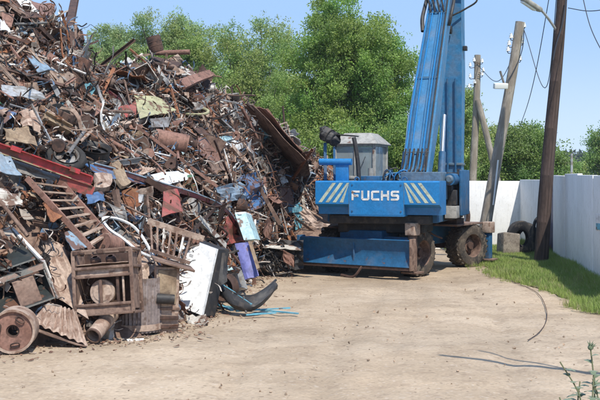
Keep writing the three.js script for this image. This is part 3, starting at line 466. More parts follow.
// sheets and panels: [name, label, category, corners, material, options]
const SHEETS = [
  ['white_sheet', 'long clean white sheet lying across the slope', 'sheet', [[151, 175], [190, 169], [193, 178], [158, 188]], M.enamel, { lift: 0.55, dent: 0.03 }, 'the long white sheet'],
  ['white_slab', 'white and pale blue panel lying next to a brown sheet on the slope', 'panel', [[217, 141], [232, 137], [249, 145], [236, 151]], M.white, { lift: 0.4 }, 'the white blue panel'],
  ['blue_strip', 'short pale blue strip lying on the white panel', 'strip', [[219, 137], [232, 136], [231, 141], [219, 141]], M.cyan, { lift: 0.5 }],
  ['brown_sheet', 'smooth red-brown sheet lying bent on the middle of the slope', 'sheet', [[197, 137], [222, 146], [221, 166], [196, 153]], M.rustRed, { lift: 0.4, dent: 0.06 }, 'the smooth red-brown sheet'],
  ['brown_flap', 'red-brown flap hanging below the smooth red-brown sheet', 'sheet', [[206, 160], [226, 163], [230, 172], [212, 170]], M.rust, { lift: 0.45 }, 'the red-brown flap'],
  ['olive_sheet', 'pale olive sheet lying flat on the crest', 'sheet', [[134, 95], [162, 100], [176, 112], [140, 119]], M.olive, { lift: 0.4, dent: 0.05 }, 'the pale olive sheet'],
  ['grey_sheet', 'dull grey sheet below the pale olive sheet', 'sheet', [[150, 119], [172, 117], [168, 128], [151, 128]], M.steel, { lift: 0.35 }],
  ['crest_flatbed', 'long rusty flatbed panel tilted along the crest above the blue car', 'panel', [[243, 104], [254, 106], [306, 160], [290, 165]], M.rust, { lift: 0.3, dent: 0.06, n: 7, noMask: true }, 'the long tilted crest panel'],
  ['rust_board', 'broad brown board behind the tilted crest panel', 'board', [[255, 106], [268, 110], [306, 156], [299, 161]], M.rustRed, { lift: 0.05, noMask: true, dent: 0.05 }, 'the broad brown board'],
  ['blue_car_wing', 'bright blue crumpled car wing above the pale turquoise freezer box', 'car panel', [[238, 176], [257, 172], [263, 190], [246, 200]], M.blue, { lift: 0.6, dent: 0.22, n: 7 }, 'the blue crumpled car'],
  ['blue_car_skin', 'pale blue crumpled car door next to the bright blue wing', 'car panel', [[214, 188], [240, 182], [244, 199], [226, 203]], M.blueGrey, { lift: 0.55, dent: 0.16, n: 7 }, 'the pale blue door'],
  ['blue_bonnet', 'faded blue bonnet edge under the crumpled car wing', 'car panel', [[246, 196], [262, 188], [264, 204], [252, 212]], M.blue, { lift: 0.3, dent: 0.15, n: 6 }],
  ['channel_plate', 'wide brown channel plate jutting out from the crest', 'plate', [[177, 82], [207, 72], [213, 77], [184, 90]], M.rustRed, { lift: 0.7, dent: 0.01, t: 0.08 }, 'the jutting channel plate'],
  ['dark_plate', 'dark plate standing on edge behind the jutting brown channel plate', 'plate', [[198, 72], [203, 64], [212, 78], [206, 92]], M.rustDark, { lift: 0.5, dent: 0.02 }],
  ['sheet_offcut', 'pale brown offcut under the pipe on the crest', 'sheet', [[166, 60], [178, 54], [184, 61], [172, 63]], M.rustPale, { lift: 0.5, dent: 0.04 }],
  ['peak_sheet', 'large pinkish brown sheet hanging from the peak of the heap', 'sheet', [[28, 1], [55, 3], [54, 19], [37, 14]], M.rustRed, { lift: 0.45, dent: 0.08 }, 'the pinkish peak sheet'],
  ['brown_plate', 'weathered brown plate lying below the peak of the heap', 'plate', [[1, 12], [14, 16], [12, 27], [2, 24]], M.rustRed, { lift: 0.4, dent: 0.05 }],
  ['white_offcut', 'torn white sheet corner below the peak of the heap', 'sheet', [[0, 19], [4, 20], [11, 33], [1, 30]], M.white, { lift: 0.6, dent: 0.04 }, 'the torn white sheet corner'],
  ['dark_sheet', 'large dark brown sheet sagging under the peak of the heap', 'sheet', [[33, 28], [66, 30], [68, 52], [40, 44]], M.rustDark, { lift: 0.2, dent: 0.1 }, 'the sagging dark sheet'],
  ['brown_bonnet', 'tan brown bent panel above the long red beam', 'panel', [[20, 111], [38, 107], [40, 133], [24, 126]], M.rustPale, { lift: 0.45, dent: 0.1 }, 'the tan brown bent panel'],
  ['tan_bonnet', 'faded tan car bonnet lying just above the long red beam', 'car panel', [[3, 128], [28, 127], [38, 146], [8, 142]], M.wood, { lift: 0.45, dent: 0.06 }],
  ['grey_car_skin', 'grey car panel lying under the long red beam', 'car panel', [[12, 160], [60, 176], [62, 184], [20, 172]], M.steel, { lift: 0.35, dent: 0.05 }, 'the grey car panel'],
  ['grey_bonnet', 'grey blue bonnet corner under the higher end of the long red beam', 'car panel', [[-4, 150], [10, 158], [22, 176], [-4, 172]], M.blueGrey, { lift: 0.55, dent: 0.06 }],
  ['blue_tray', 'grey blue enamel tray wedged between the ladder and the machine frame', 'tray', [[64, 233], [72, 229], [91, 247], [72, 252]], M.blueGrey, { lift: 0.35, dent: 0.03 }, 'the enamel tray'],
  ['blue_plastic_cover', 'small bright blue plastic lid next to the ladder', 'lid', [[86, 194], [104, 192], [105, 201], [88, 203]], M.blue, { lift: 0.5, dent: 0.06 }, 'the bright blue lid'],
  ['orange_plate', 'rusty orange plate standing among dark hoses above the slatted rack', 'plate', [[43, 203], [53, 200], [62, 218], [50, 223]], M.rustOrange, { lift: 0.4, dent: 0.06 }, 'the rusty orange plate'],
  ['cream_sheet', 'crumpled cream sheet at the edge of the heap above the slatted rack', 'sheet', [[-3, 186], [20, 196], [22, 207], [-3, 206]], M.whiteOld, { lift: 0.5, dent: 0.1 }, 'the crumpled cream sheet'],
  ['tan_sheet', 'curled tan sheet lying beside the machine frame top', 'sheet', [[137, 262], [150, 252], [158, 266], [142, 284]], M.rustPale, { lift: 0.25, dent: 0.08 }],
  ['beige_duct', 'beige curved duct lying across the slope under the black wheel rim', 'duct', [[109, 166], [117, 163], [129, 186], [120, 190]], M.wood, { lift: 0.6, dent: 0.03, t: 0.06 }, 'the beige curved duct'],
  ['brown_casing', 'brown boxy panel beneath the end of the long red beam', 'panel', [[94, 178], [108, 177], [108, 192], [94, 192]], M.rustPale, { lift: 0.45, dent: 0.03, t: 0.1 }],
  ['blue_sill', 'long blue and silver car sill running under the black wheel rim', 'car panel', [[80, 161], [120, 174], [146, 184], [100, 178]], M.blue, { lift: 0.5, dent: 0.04 }, 'the blue car sill'],
  ['white_door_skin', 'white crumpled door skin lying high on the slope', 'car panel', [[100, 114], [120, 115], [118, 128], [104, 125]], M.white, { lift: 0.4, dent: 0.16, n: 6 }, 'the white door skin'],
  ['pink_sheet', 'faded pink panel lying near the pale olive sheet', 'panel', [[118, 108], [136, 102], [136, 114], [122, 118]], M.redFaded, { lift: 0.3, dent: 0.08 }, 'the faded pink panel'],
  ['blue_windscreen', 'pale blue windscreen frame below the peak of the heap', 'car panel', [[26, 57], [36, 54], [50, 71], [40, 75]], M.blueGrey, { lift: 0.45, dent: 0.05 }, 'the pale windscreen frame'],
  ['silver_car_skin', 'silver car roof lying near the edge of the heap below the windscreen frame', 'car panel', [[2, 84], [34, 90], [46, 99], [4, 97]], M.galv, { lift: 0.4, dent: 0.07 }, 'the silver car roof'],
  ['white_hatch', 'white tailgate frame lying in the middle of the upper slope', 'car panel', [[54, 74], [76, 72], [77, 76], [58, 79]], M.white, { lift: 0.45, dent: 0.04 }],
  ['green_sheet', 'small green sheet below the tilted crest panel', 'sheet', [[274, 158], [289, 156], [288, 166], [277, 166]], M.green, { lift: 0.35, dent: 0.06 }, 'the small green sheet'],
  ['grey_bucket_scrap', 'grey torn bucket side lying below the tilted crest panel', 'sheet', [[255, 158], [266, 154], [272, 171], [264, 175]], M.steel, { lift: 0.4, dent: 0.08 }, 'the torn grey bucket'],
  ['blue_edge_plate', 'dull blue plate standing low in the heap next to the excavator blade', 'plate', [[294, 206], [300, 202], [304, 226], [296, 230]], M.turq, { lift: 0.35, dent: 0.04 }],
  ['teal_strip', 'short teal strip in the heap beside the excavator', 'strip', [[288, 207], [300, 207], [300, 212], [289, 213]], M.turq, { lift: 0.45, dent: 0.02 }, 'the short teal strip'],
  ['brick_sheet', 'brown bent plate hanging beside the excavator counterweight', 'plate', [[286, 160], [304, 152], [312, 178], [298, 184]], M.rust, { lift: 0.35, dent: 0.08 }, 'the plate by the counterweight'],
  ['rust_red_slab', 'rust red door leaning low in the heap next to the excavator', 'door', [[276, 190], [288, 184], [294, 204], [282, 210]], M.rustRed, { lift: 0.3, dent: 0.06 }, 'the leaning rust red door'],
  ['white_scrap_sheet', 'creased white sheet on the dirt beside the refrigerator foot', 'sheet', [[186, 318], [206, 316], [209, 325], [190, 329]], M.whiteOld, { ds: [15.9, 15.9, 15.35, 15.35], dent: 0.08, n: 6 }],
  ['black_flap', 'black plastic flap hanging beside the refrigerator', 'flap', [[217, 252], [228, 254], [226, 282], [214, 290]], M.black, { ds: [16.7, 16.8, 16.6, 16.5], dent: 0.06 }],
  ['bent_guard', 'pinkish brown bent guard lying against the excavator blade', 'guard', [[299, 213], [307, 209], [317, 219], [310, 228]], M.rustPale, { ds: [22.5, 22.5, 22.3, 22.3], dent: 0.1, n: 6 }],
  ['crumpled_tin', 'crumpled rusty tin lying before the excavator blade top', 'tin', [[308, 225], [316, 221], [330, 224], [321, 231]], M.rustPale, { ds: [22.2, 22.2, 22.0, 22.0], dent: 0.1, n: 6 }],
  ['mauve_sheet', 'dusty mauve panel behind the ribbed mauve tank', 'panel', [[120, 262], [138, 258], [150, 282], [130, 288]], M.rustPale, { lift: 0.2, dent: 0.05 }],
];
for (const [n, l, c, q, m, o, lm] of SHEETS) { const k = quad(n, l, c, q, m, o); if (lm) landmark(lm, k.position); }
// beams, pipes and rods between two pixels: [name, label, category, x0, y0, x1, y1, section, material, lift]
const LINES = [
  ['leaning_girder', 'dark steel girder standing tall out of the peak of the heap', 'girder', 66, 46, 76, -6, 'I', M.rustDark, 0.3, 0.16, 'the tall dark girder'],
  ['long_pipe', 'long rusty pipe running down from the peak of the heap', 'pipe', 30, 4, 76, 40, 'o', M.rustPale, 0.6, 0.05],
  ['thin_pipe', 'long thin rusty pipe lying below the large pinkish brown sheet', 'pipe', 6, 34, 84, 68, 'o', M.rust, 0.55, 0.045],
  ['angle_iron', 'rusty angle iron crossing below the tall dark girder', 'angle iron', 38, 26, 78, 66, 'L', M.rustDark, 0.5, 0.08],
  ['crest_pipe', 'thick rusty pipe end lying on the crest', 'pipe', 155, 53, 190, 52, 'o', M.rustRed, 0.4, 0.06, 'the thick crest pipe'],
  ['yellow_rail', 'bent yellow rail standing beside the pale blue windscreen frame', 'rail', 88, 78, 98, 68, 'o', M.yellow, 0.5, 0.05],
  ['white_gutter', 'pale bent gutter lying above the black wheel rim', 'gutter', 68, 100, 86, 131, 'L', M.whiteOld, 0.55, 0.07, 'the pale bent gutter'],
  ['steel_tube', 'straight rusty tube lying level on the upper slope', 'tube', 76, 110, 132, 112, 'o', M.rust, 0.55, 0.03],
  ['thin_tube', 'pale thin tube leaning over the black wheel rim', 'tube', 68, 154, 84, 132, 'o', M.steel, 0.6, 0.03],
  ['forked_tube', 'pale thin tube crossing the leaning one above the wheel rim', 'tube', 80, 142, 97, 126, 'o', M.rustPale, 0.6, 0.03],
  ['wooden_block', 'weathered brown beam lying below the tan bent panel', 'beam', 44, 116, 70, 130, 'I', M.wood, 0.45, 0.14],
  ['grey_girder', 'grey steel beam lying between the black wheel rim and the long white sheet', 'beam', 112, 164, 140, 160, 'I', M.steel, 0.55, 0.1],
  ['rusty_girder', 'rusty channel beam leaning against the heap above the violet panel', 'beam', 230, 146, 252, 172, 'L', M.rustPale, 0.5, 0.12],
  ['slanting_post', 'pale brown post slanting down beside the blue crumpled car', 'post', 262, 182, 286, 216, 'L', M.rustPale, 0.4, 0.1, 'the slanting pale post'],
  ['slope_rail', 'rusty rail leaning below the tilted crest panel', 'rail', 242, 108, 262, 148, 'L', M.rustRed, 0.75, 0.06],
  ['crest_rail', 'long thin rail along the top of the tilted crest panel', 'rail', 246, 103, 304, 160, 'L', M.rustDark, 0.6, 0.05],
  ['cross_rail', 'thin rail crossing under the tilted crest panel', 'rail', 258, 132, 300, 168, 'o', M.steel, 0.55, 0.03],
  ['prop_rail', 'thin pale rail propped against the tilted crest panel', 'rail', 254, 146, 272, 138, 'o', M.galv, 0.55, 0.025],
  ['bent_bracket', 'dark channel lying across the slope under the white sheet', 'channel', 146, 178, 180, 200, 'L', M.rustDark, 0.7, 0.1],
  ['frame_rail', 'pale channel leaning inside the barred grille', 'channel', 192, 212, 224, 246, 'L', M.whiteOld, 0.85, 0.1, 'the pale leaning channel'],
  ['dark_rail', 'dark rail leaning behind the pale channel', 'rail', 186, 236, 214, 208, 'L', M.rustDark, 0.8, 0.07],
  ['white_batten', 'short white batten lying on the dirt next to the short thick pipe', 'batten', 127, 342, 144, 341, 'I', M.white, -0.2, 0.06],
  ['silver_strip', 'bright silver strip lying by the pale blue windscreen frame', 'strip', 52, 80, 60, 96, 'L', M.galv, 0.5, 0.08],
  ['silver_post', 'bright galvanised post standing below the white tailgate', 'post', 73, 80, 75, 96, 'L', M.galv, 0.5, 0.1],
  ['curved_bar', 'rusty bar jutting up beside the excavator counterweight', 'bar', 292, 180, 312, 150, 'o', M.rustOrange, 0.4, 0.04],
  ['low_bar', 'rusty bar poking towards the excavator blade', 'bar', 296, 218, 318, 234, 'L', M.rust, 0.4, 0.07],
  ['scrap_hook', 'thin rusty bar curving over the excavator blade', 'bar', 300, 205, 334, 226, 'o', M.rustPale, 0.9, 0.025],
  ['crest_post', 'short dark post carrying the dark barrel on the crest', 'post', 152.5, 68, 152.5, 48, 'L', M.rustDark, 0.3, 0.07],
  ['brace_bar', 'thin brown bar lying under the slatted rack', 'bar', -4, 196, 28, 236, 'o', M.rust, 0.5, 0.03],
];
const sect = { I: (w) => [[-w / 2, -w / 2], [w / 2, -w / 2], [w / 2, -w * 0.36], [w * 0.08, -w * 0.36], [w * 0.08, w * 0.36], [w / 2, w * 0.36], [w / 2, w / 2], [-w / 2, w / 2], [-w / 2, w * 0.36], [-w * 0.08, w * 0.36], [-w * 0.08, -w * 0.36], [-w / 2, -w * 0.36]], L: (w) => [[-w / 2, -w / 2], [w / 2, -w / 2], [w / 2, -w * 0.38], [-w * 0.38, -w * 0.38], [-w * 0.38, w / 2], [-w / 2, w / 2]], U: (w) => [[-w / 2, -w / 2], [w / 2, -w / 2], [w / 2, w / 2], [w * 0.4, w / 2], [w * 0.4, -w * 0.4], [-w * 0.4, -w * 0.4], [-w * 0.4, w / 2], [-w / 2, w / 2]] };
function lineGeo(kind, L, w) { return kind === 'o' ? hollow(w, w * 0.16, L, 16).rotateX(Math.PI / 2) : prism(sect[kind](w), L).translate(0, 0, -L / 2); }
for (const [n, l, c, x0, y0, x1, y1, k, m, lift, w, lm] of LINES) {
  const a = S(x0, y0, lift), b = S(x1, y1, lift), o = mesh(n, fin(lineGeo(k, a.distanceTo(b), w)), m); o.position.copy(a).lerp(b, 0.5); o.lookAt(b); o.rotateZ(R(-0.5, 0.5)); tag(o, l, c); if (lm) landmark(lm, o.position);
}
{ // white car window frame: a bent hoop of pressed steel
  const pts = [[103, 219, 0.55], [118, 219, 0.55], [134, 227, 0.6], [148, 246, 0.6], [152, 256, 0.55], [140, 252, 0.55], [122, 238, 0.5], [108, 228, 0.5]].map(([x, y, l]) => S(x, y, l)), o = pts[0].clone();
  const m = mesh('window_hoop', fin(tube(pts.map((p) => p.clone().sub(o)), 0.024, 60, 6, true)), M.enamel); m.position.copy(o); tag(m, 'white car window frame bent into a hoop beside the ladder', 'car panel'); landmark('the white window hoop', o);
}
function tank(name, label, cat, pos, r, L, rot, mat, lm) {
  const t = thing(name, label, cat, pos); t.rotation.set(...rot);
  mesh('shell', fin(new THREE.LatheGeometry([[r * 0.96, -L / 2], [r, -L / 2 + 0.02], [r, -L * 0.17], [r * 1.04, -L * 0.15], [r, -L * 0.13], [r, L * 0.13], [r * 1.04, L * 0.15], [r, L * 0.17], [r, L / 2 - 0.02], [r * 0.96, L / 2]].map((p) => new THREE.Vector2(...p)), 30), 0.5), mat, t);
  for (const s of [-1, 1]) mesh('end_cap', fin(new THREE.LatheGeometry([[0.001, 0], [r * 0.9, 0], [r * 0.97, 0.02], [r * 0.97, 0.035], [0.001, 0.015]].map(([a, b]) => new THREE.Vector2(a, s * (L / 2 - 0.02 + b))), 30), 0.5), mat, t);
  mesh('bung', fin(rod(V(0, L / 2, r * 0.5), V(0, L / 2 + 0.03, r * 0.5), 0.03)), M.rustDark, t);
  if (lm) landmark(lm, pos); return t;
}
tank('steel_drum', 'dented red-brown steel drum lying on its side on the slope', 'drum', S(171, 142, 0.3), 0.2, 0.62, [0.2, 0.1, 1.35], M.rustRed, 'the red-brown drum'); mark([[156, 136], [182, 130], [188, 146], [160, 153]], 19);
tank('crest_barrel', 'dark brown barrel standing up on the crest below the sky', 'barrel', P(155, 44, 22.2), 0.16, 0.32, [0.1, 0, 0.25], M.rustDark, 'the dark crest barrel');
tank('small_barrel', 'small grey barrel lying beside the red-brown drum', 'barrel', S(186, 140, 0.3), 0.12, 0.4, [0.4, 0.3, 0.9], M.rustDark);
tank('round_keg', 'round brown keg leaning on the machine frame', 'barrel', S(111, 244, 0.35), 0.13, 0.3, [1.3, 0, 0.5], M.rustRed);
tank('rusty_can', 'small orange rusted can low in the heap beside the excavator', 'can', S(292, 186, 0.35), 0.1, 0.26, [0.3, 0, 1.0], M.rustOrange, 'the orange rusted can');
{ // bundle of crushed car wiring at the foot of the heap beside the excavator
  const o = P(275, 258, 23.0), t = thing('crushed_car', 'crushed dark car wreck with hanging cables at the foot of the heap beside the excavator', 'car wreck', o);
  for (let i = 0; i < 26; i++) { const x = R(-0.45, 0.45), y = R(-0.28, 0.34), p = []; for (let k = 0; k < 5; k++) p.push(V(x + k * R(0.02, 0.12) - 0.2, y - k * R(0.0, 0.14) + 0.1, R(0.1, 0.45))); mesh('cable', fin(tube(p, R(0.01, 0.024), 14, 5)), pick([M.black, M.rubber, M.rustDark, M.steel, M.black]), t); }
  mesh('crushed_body', fin(sheet(14, 8, (u, v) => V((u - 0.5) * 1.3, 0.34 - v * 0.66 + 0.12 * wn(u * 5, v * 5, 3), 0.1 + 0.36 * (wn(u * 7, v * 6, 8) - 0.5) + 0.15 * v), 0.02), 0.3), M.black, t);
  mesh('roof_skin', fin(sheet(10, 4, (u, v) => V((u - 0.5) * 1.2, 0.36 - u * 0.08 - 0.1 * v + 0.06 * wn(u * 5, v * 5, 13), -0.1 + 0.5 * v), 0.012), 0.3), M.whiteOld, t);
  mesh('door_piece', fin(sheet(5, 4, (u, v) => V(0.2 + u * 0.24, 0.22 - v * 0.26 - u * 0.12, 0.46 + 0.1 * wn(u * 4, v * 4, 4)), 0.012), 0.3), M.rustRed, t);
  mark([[252, 242], [300, 244], [304, 274], [256, 276]], 22.6); landmark('the crushed car wreck', o);
}

// ---------------------------------------------------------------- loose scrap covering the heap: every piece its own object
const warp = (g, amp, f = 3) => { const p = g.attributes.position, s = RI(900); for (let i = 0; i < p.count; i++) { const x = p.getX(i), y = p.getY(i), z = p.getZ(i); p.setXYZ(i, x + amp * (wn(y * f + s, z * f, s, 2) - 0.5) * 2, y + amp * (wn(z * f + s, x * f, s + 1, 2) - 0.5) * 2, z + amp * (wn(x * f + s, y * f, s + 2, 2) - 0.5) * 2); } return g; };
function crumple(w, h, n, amp, t = 0.008) {
  const s = RI(900), fa = R(0, 3), fo = R(-0.2, 0.2), fs = R(-0.8, 0.8), cut = rnd() < 0.5 ? R(0.1, 0.5) : 0;
  return fin(sheet(n, n, (u, v) => { let x = (u - 0.5) * w * (1 - cut * v), y = (v - 0.5) * h * (1 + 0.2 * (wn(u * 3, s, s) - 0.5)); x += 0.12 * w * (wn(v * 4 + s, u, s + 1, 2) - 0.5); const d = x * Math.cos(fa) + y * Math.sin(fa) - fo * w; return V(x, y, Math.max(0, d) * fs + amp * 2 * (wn(u * 4 + s, v * 4, s + 2, 3) - 0.5)); }, t), 0.35);
}
const many = (n, f) => Array.from({ length: n }, (_, i) => f(i));
const bend = (n, len, wob) => { const p = []; let a = V(0, 0, -len / 2), d = V(0, 0, 1); for (let i = 0; i < n; i++) { p.push(a.clone()); d.add(V(G() * wob, G() * wob, G() * wob * 0.5)).normalize(); a.addScaledVector(d, len / (n - 1)); } return p; };
function ribbon(len, w, wob) { const cv = new THREE.CatmullRomCurve3(bend(6, len, wob)), tw = R(-2, 2), a0 = R(0, 6); return fin(sheet(22, 1, (u, v) => cv.getPoint(u).add(V(Math.cos(a0 + tw * u), Math.sin(a0 + tw * u), 0).multiplyScalar((v - 0.5) * w)), 0.005).rotateY(Math.PI / 2), 0.7); }
function openBox(w, h, d) { const t = 0.012; return fin(warp(join([box(w, h, t, [0, 0, -d / 2]), box(t, h, d - t, [-w / 2, 0, 0]), box(t, h, d - t, [w / 2, 0, 0]), box(w - t * 2, t, d - t, [0, -h / 2, 0]), box(w - t * 2, t, d - t, [0, h / 2, 0])]), 0.06, 4)); }
function frameGeo(w, h, s, n) { const l = [bar(V(-w / 2, -h / 2, 0), V(w / 2, -h / 2, 0), s), bar(V(-w / 2, h / 2, 0), V(w / 2, h / 2, 0), s), bar(V(-w / 2, -h / 2, 0), V(-w / 2, h / 2, 0), s), bar(V(w / 2, -h / 2, 0), V(w / 2, h / 2, 0), s)]; for (let i = 1; i <= n; i++) { const x = -w / 2 + w * i / (n + 1); l.push(bar(V(x, -h / 2, 0), V(x, h / 2, 0), s * 0.7)); } return fin(warp(join(l), 0.03, 2)); }
function carDoor(w, h) {
  const s = new THREE.Shape(); s.moveTo(-w / 2, -h / 2); s.lineTo(w / 2, -h / 2 + 0.04); s.lineTo(w / 2 + 0.02, 0.02); s.lineTo(w * 0.28, h / 2); s.lineTo(-w * 0.4, h / 2); s.lineTo(-w / 2, 0.04); s.closePath();
  const o = new THREE.Path(); o.moveTo(-w * 0.42, 0.07); o.lineTo(w * 0.4, 0.06); o.lineTo(w * 0.24, h / 2 - 0.05); o.lineTo(-w * 0.36, h / 2 - 0.05); o.closePath(); s.holes.push(o);
  return fin(warp(new THREE.ExtrudeGeometry(s, { depth: 0.05, bevelEnabled: true, bevelSize: 0.012, bevelThickness: 0.012, bevelSegments: 1 }), 0.05, 3), 0.5);
}
const L2 = (pts, seg = 20) => new THREE.LatheGeometry(pts.map((p) => new THREE.Vector2(...p)), seg);
const RUSTS = [M.rust, M.rust, M.rustDark, M.rustDark, M.rustPale, M.rustRed, M.rust, M.rustRed, M.rustDark, M.rustPale, M.steel, M.rustOrange], COLS = [M.white, M.whiteOld, M.blueGrey, M.blueGrey, M.green, M.redFaded, M.turq, M.wood, M.whiteOld, M.galv, M.white, M.blue];
const WORD = new Map([[M.rust, 'brown rusty'], [M.rustDark, 'dark brown rusty'], [M.rustPale, 'pale dusty brown'], [M.rustRed, 'red-brown rusty'], [M.rustOrange, 'orange rusty'], [M.steel, 'dull grey'], [M.galv, 'bright grey'], [M.white, 'white'], [M.whiteOld, 'cream white'], [M.blue, 'blue'], [M.blueGrey, 'grey blue'], [M.green, 'green'], [M.redFaded, 'faded red'], [M.turq, 'turquoise'], [M.yellow, 'ochre yellow'], [M.black, 'black'], [M.rubber, 'black rubber'], [M.maroon, 'maroon'], [M.wood, 'tan brown'], [M.cyan, 'pale turquoise'], [M.enamel, 'clean white']]);
// kind: name, words, category, count, geometries, share of rust, extra materials, tilt, scale
const KINDS = [
  ['bent_sheet', 'bent metal sheet', 'sheet', 290, many(22, () => crumple(R(0.3, 0.85), R(0.22, 0.6), 5, R(0.02, 0.08))), 0.68, [...COLS, M.steel, M.steel], 0.6, [0.42, 1.05]],
  ['flat_offcut', 'flat plate offcut', 'plate', 220, many(14, () => crumple(R(0.25, 0.6), R(0.16, 0.4), 3, 0.012, 0.016)), 0.8, [M.steel, M.galv, M.whiteOld, M.wood], 0.65, [0.4, 1.0]],
  ['steel_section', 'steel section', 'beam', 190, many(12, (i) => fin(lineGeo('ILU'[i % 3], R(0.6, 1.9), R(0.03, 0.1)).rotateY(Math.PI / 2))), 0.92, [M.steel, M.redFaded, M.blue, M.whiteOld], 0.4, [0.6, 1.15]],
  ['scrap_pipe', 'length of pipe', 'pipe', 160, many(9, () => fin(lineGeo('o', R(0.5, 1.8), R(0.012, 0.042)).rotateY(Math.PI / 2))), 0.82, [M.steel, M.galv, M.whiteOld, M.black], 0.45, [0.7, 1.2]],
  ['bent_tube', 'bent thin tube', 'tube', 190, many(20, () => fin(tube(bend(6, R(0.7, 1.7), 0.5), R(0.007, 0.018), 22, 6).rotateY(Math.PI / 2))), 0.6, [M.steel, M.galv, M.black, M.rubber, M.whiteOld], 0.5, [0.6, 1.2]],
  ['curled_strip', 'curled metal strip', 'strip', 170, many(16, () => ribbon(R(0.5, 1.3), R(0.035, 0.1), 0.8)), 0.62, [M.steel, M.galv, M.white, M.whiteOld, M.steel, M.blueGrey], 0.7, [0.6, 1.2]],
  ['crushed_box', 'crushed open box', 'box', 120, many(10, () => openBox(R(0.25, 0.5), R(0.2, 0.4), R(0.15, 0.35))), 0.75, [...COLS, M.steel], 0.8, [0.6, 1.2]],
  ['welded_lattice', 'twisted bar frame', 'frame', 60, many(8, (i) => frameGeo(R(0.5, 1.0), R(0.4, 0.8), R(0.018, 0.035), i % 4)), 0.75, [M.whiteOld, M.galv, M.blue, M.steel], 0.5, [0.7, 1.2]],
  ['casting', 'round flanged casting', 'casting', 110, [fin(L2([[0.05, 0], [0.16, 0], [0.16, 0.03], [0.09, 0.04], [0.08, 0.12], [0.05, 0.12], [0.05, 0]])), fin(L2([[0.03, -0.03], [0.13, -0.03], [0.14, 0], [0.13, 0.03], [0.03, 0.03], [0.03, -0.03]], 14), 0.2), fin(L2([[0.1, -0.05], [0.17, -0.05], [0.17, 0.05], [0.1, 0.05], [0.1, -0.05]], 26)), fin(warp(new THREE.BoxGeometry(0.2, 0.14, 0.16, 3, 3, 3), 0.05, 6), 0.2), fin(L2([[0.001, -0.1], [0.1, -0.1], [0.12, 0], [0.1, 0.1], [0.001, 0.1]], 16))], 0.8, [M.steel, M.black, M.galv], 1.2, [0.6, 1.35]],
  ['wire_tangle', 'tangle of wire', 'wire', 70, many(8, () => fin(join(many(6, () => tube(bend(7, R(0.5, 1.2), 1.3).map((p) => p.add(V(G() * 0.12, G() * 0.12, G() * 0.12))), R(0.005, 0.011), 24, 5))))), 0.45, [M.black, M.rubber, M.steel, M.galv], 1, [0.7, 1.3]],
  ['edging_bar', 'straight thin edging bar', 'edging bar', 240, many(8, () => fin(lineGeo('L', R(0.5, 1.4), R(0.02, 0.04)).rotateY(Math.PI / 2))), 0.25, [M.galv, M.steel, M.white, M.galv, M.whiteOld, M.black], 0.55, [0.5, 1.1]],
  ['dark_hose', 'looping dark hose', 'hose', 70, many(8, () => fin(tube(bend(7, R(0.8, 1.6), 1.0), R(0.012, 0.024), 26, 6).rotateY(Math.PI / 2))), 0.1, [M.black, M.rubber, M.black, M.rustDark], 0.5, [0.6, 1.1]],
  ['pale_scrap', 'small torn pale sheet', 'sheet', 110, many(8, () => crumple(R(0.14, 0.34), R(0.08, 0.24), 4, 0.04)), 0.0, [M.white, M.whiteOld, M.galv, M.cyan, M.white, M.enamel, M.wood], 0.8, [0.6, 1.2]],
  ['broad_sheet', 'broad sagging sheet', 'sheet', 150, many(12, () => crumple(R(0.6, 1.25), R(0.4, 0.85), 7, R(0.03, 0.09), 0.01)), 0.85, [M.steel, M.galv, M.whiteOld, M.blueGrey, M.wood], 0.4, [0.6, 1.1]],
  ['long_rail', 'long straight rail', 'rail', 70, many(6, (i) => fin(lineGeo('LUI'[i % 3], R(1.6, 2.8), R(0.04, 0.09)).rotateY(Math.PI / 2))), 0.8, [M.steel, M.galv, M.whiteOld], 0.22, [0.7, 1.05]],
  ['gate_lattice', 'open welded grid', 'grid', 26, many(4, (i) => frameGeo(R(1.0, 1.4), R(0.6, 0.9), R(0.02, 0.03), 3 + i)), 0.85, [M.galv, M.whiteOld], 0.35, [0.7, 1.05]],
  ['car_door_skin', 'car door shell', 'car door', 26, many(4, () => carDoor(R(0.75, 0.95), R(0.8, 0.95))), 0.3, [M.white, M.blueGrey, M.maroon, M.steel, M.whiteOld, M.green, M.blue], 0.5, [0.75, 1]],
  ['wheel_disc', 'wheel rim', 'wheel rim', 24, [fin(L2([[0.07, 0.02], [0.08, 0.03], [0.15, 0.01], [0.16, -0.06], [0.2, -0.09], [0.2, -0.08], [0.175, -0.05], [0.175, 0.05], [0.2, 0.08], [0.2, 0.09], [0.16, 0.06]], 28))], 0.4, [M.black, M.steel, M.rustDark], 1, [0.8, 1.15]],
  ['ridged_sheet', 'ridged roofing sheet', 'sheet', 30, many(4, () => { const w = R(0.4, 0.8), h = R(0.5, 0.9); return fin(sheet(36, 4, (u, v) => V((u - 0.5) * w, (v - 0.5) * h, 0.014 * Math.sin(u * w * 80) + 0.1 * u * v), 0.005), 1); }), 0.8, [M.galv, M.steel], 0.45, [0.7, 1.15]],
];
const nearest = (p) => { let b = null, m = 1e9; for (const [n, q] of landmarks) { const d = p.distanceToSquared(q); if (d < m) { m = d; b = n; } } return b; };
const qa = new THREE.Quaternion(), qb = new THREE.Quaternion();
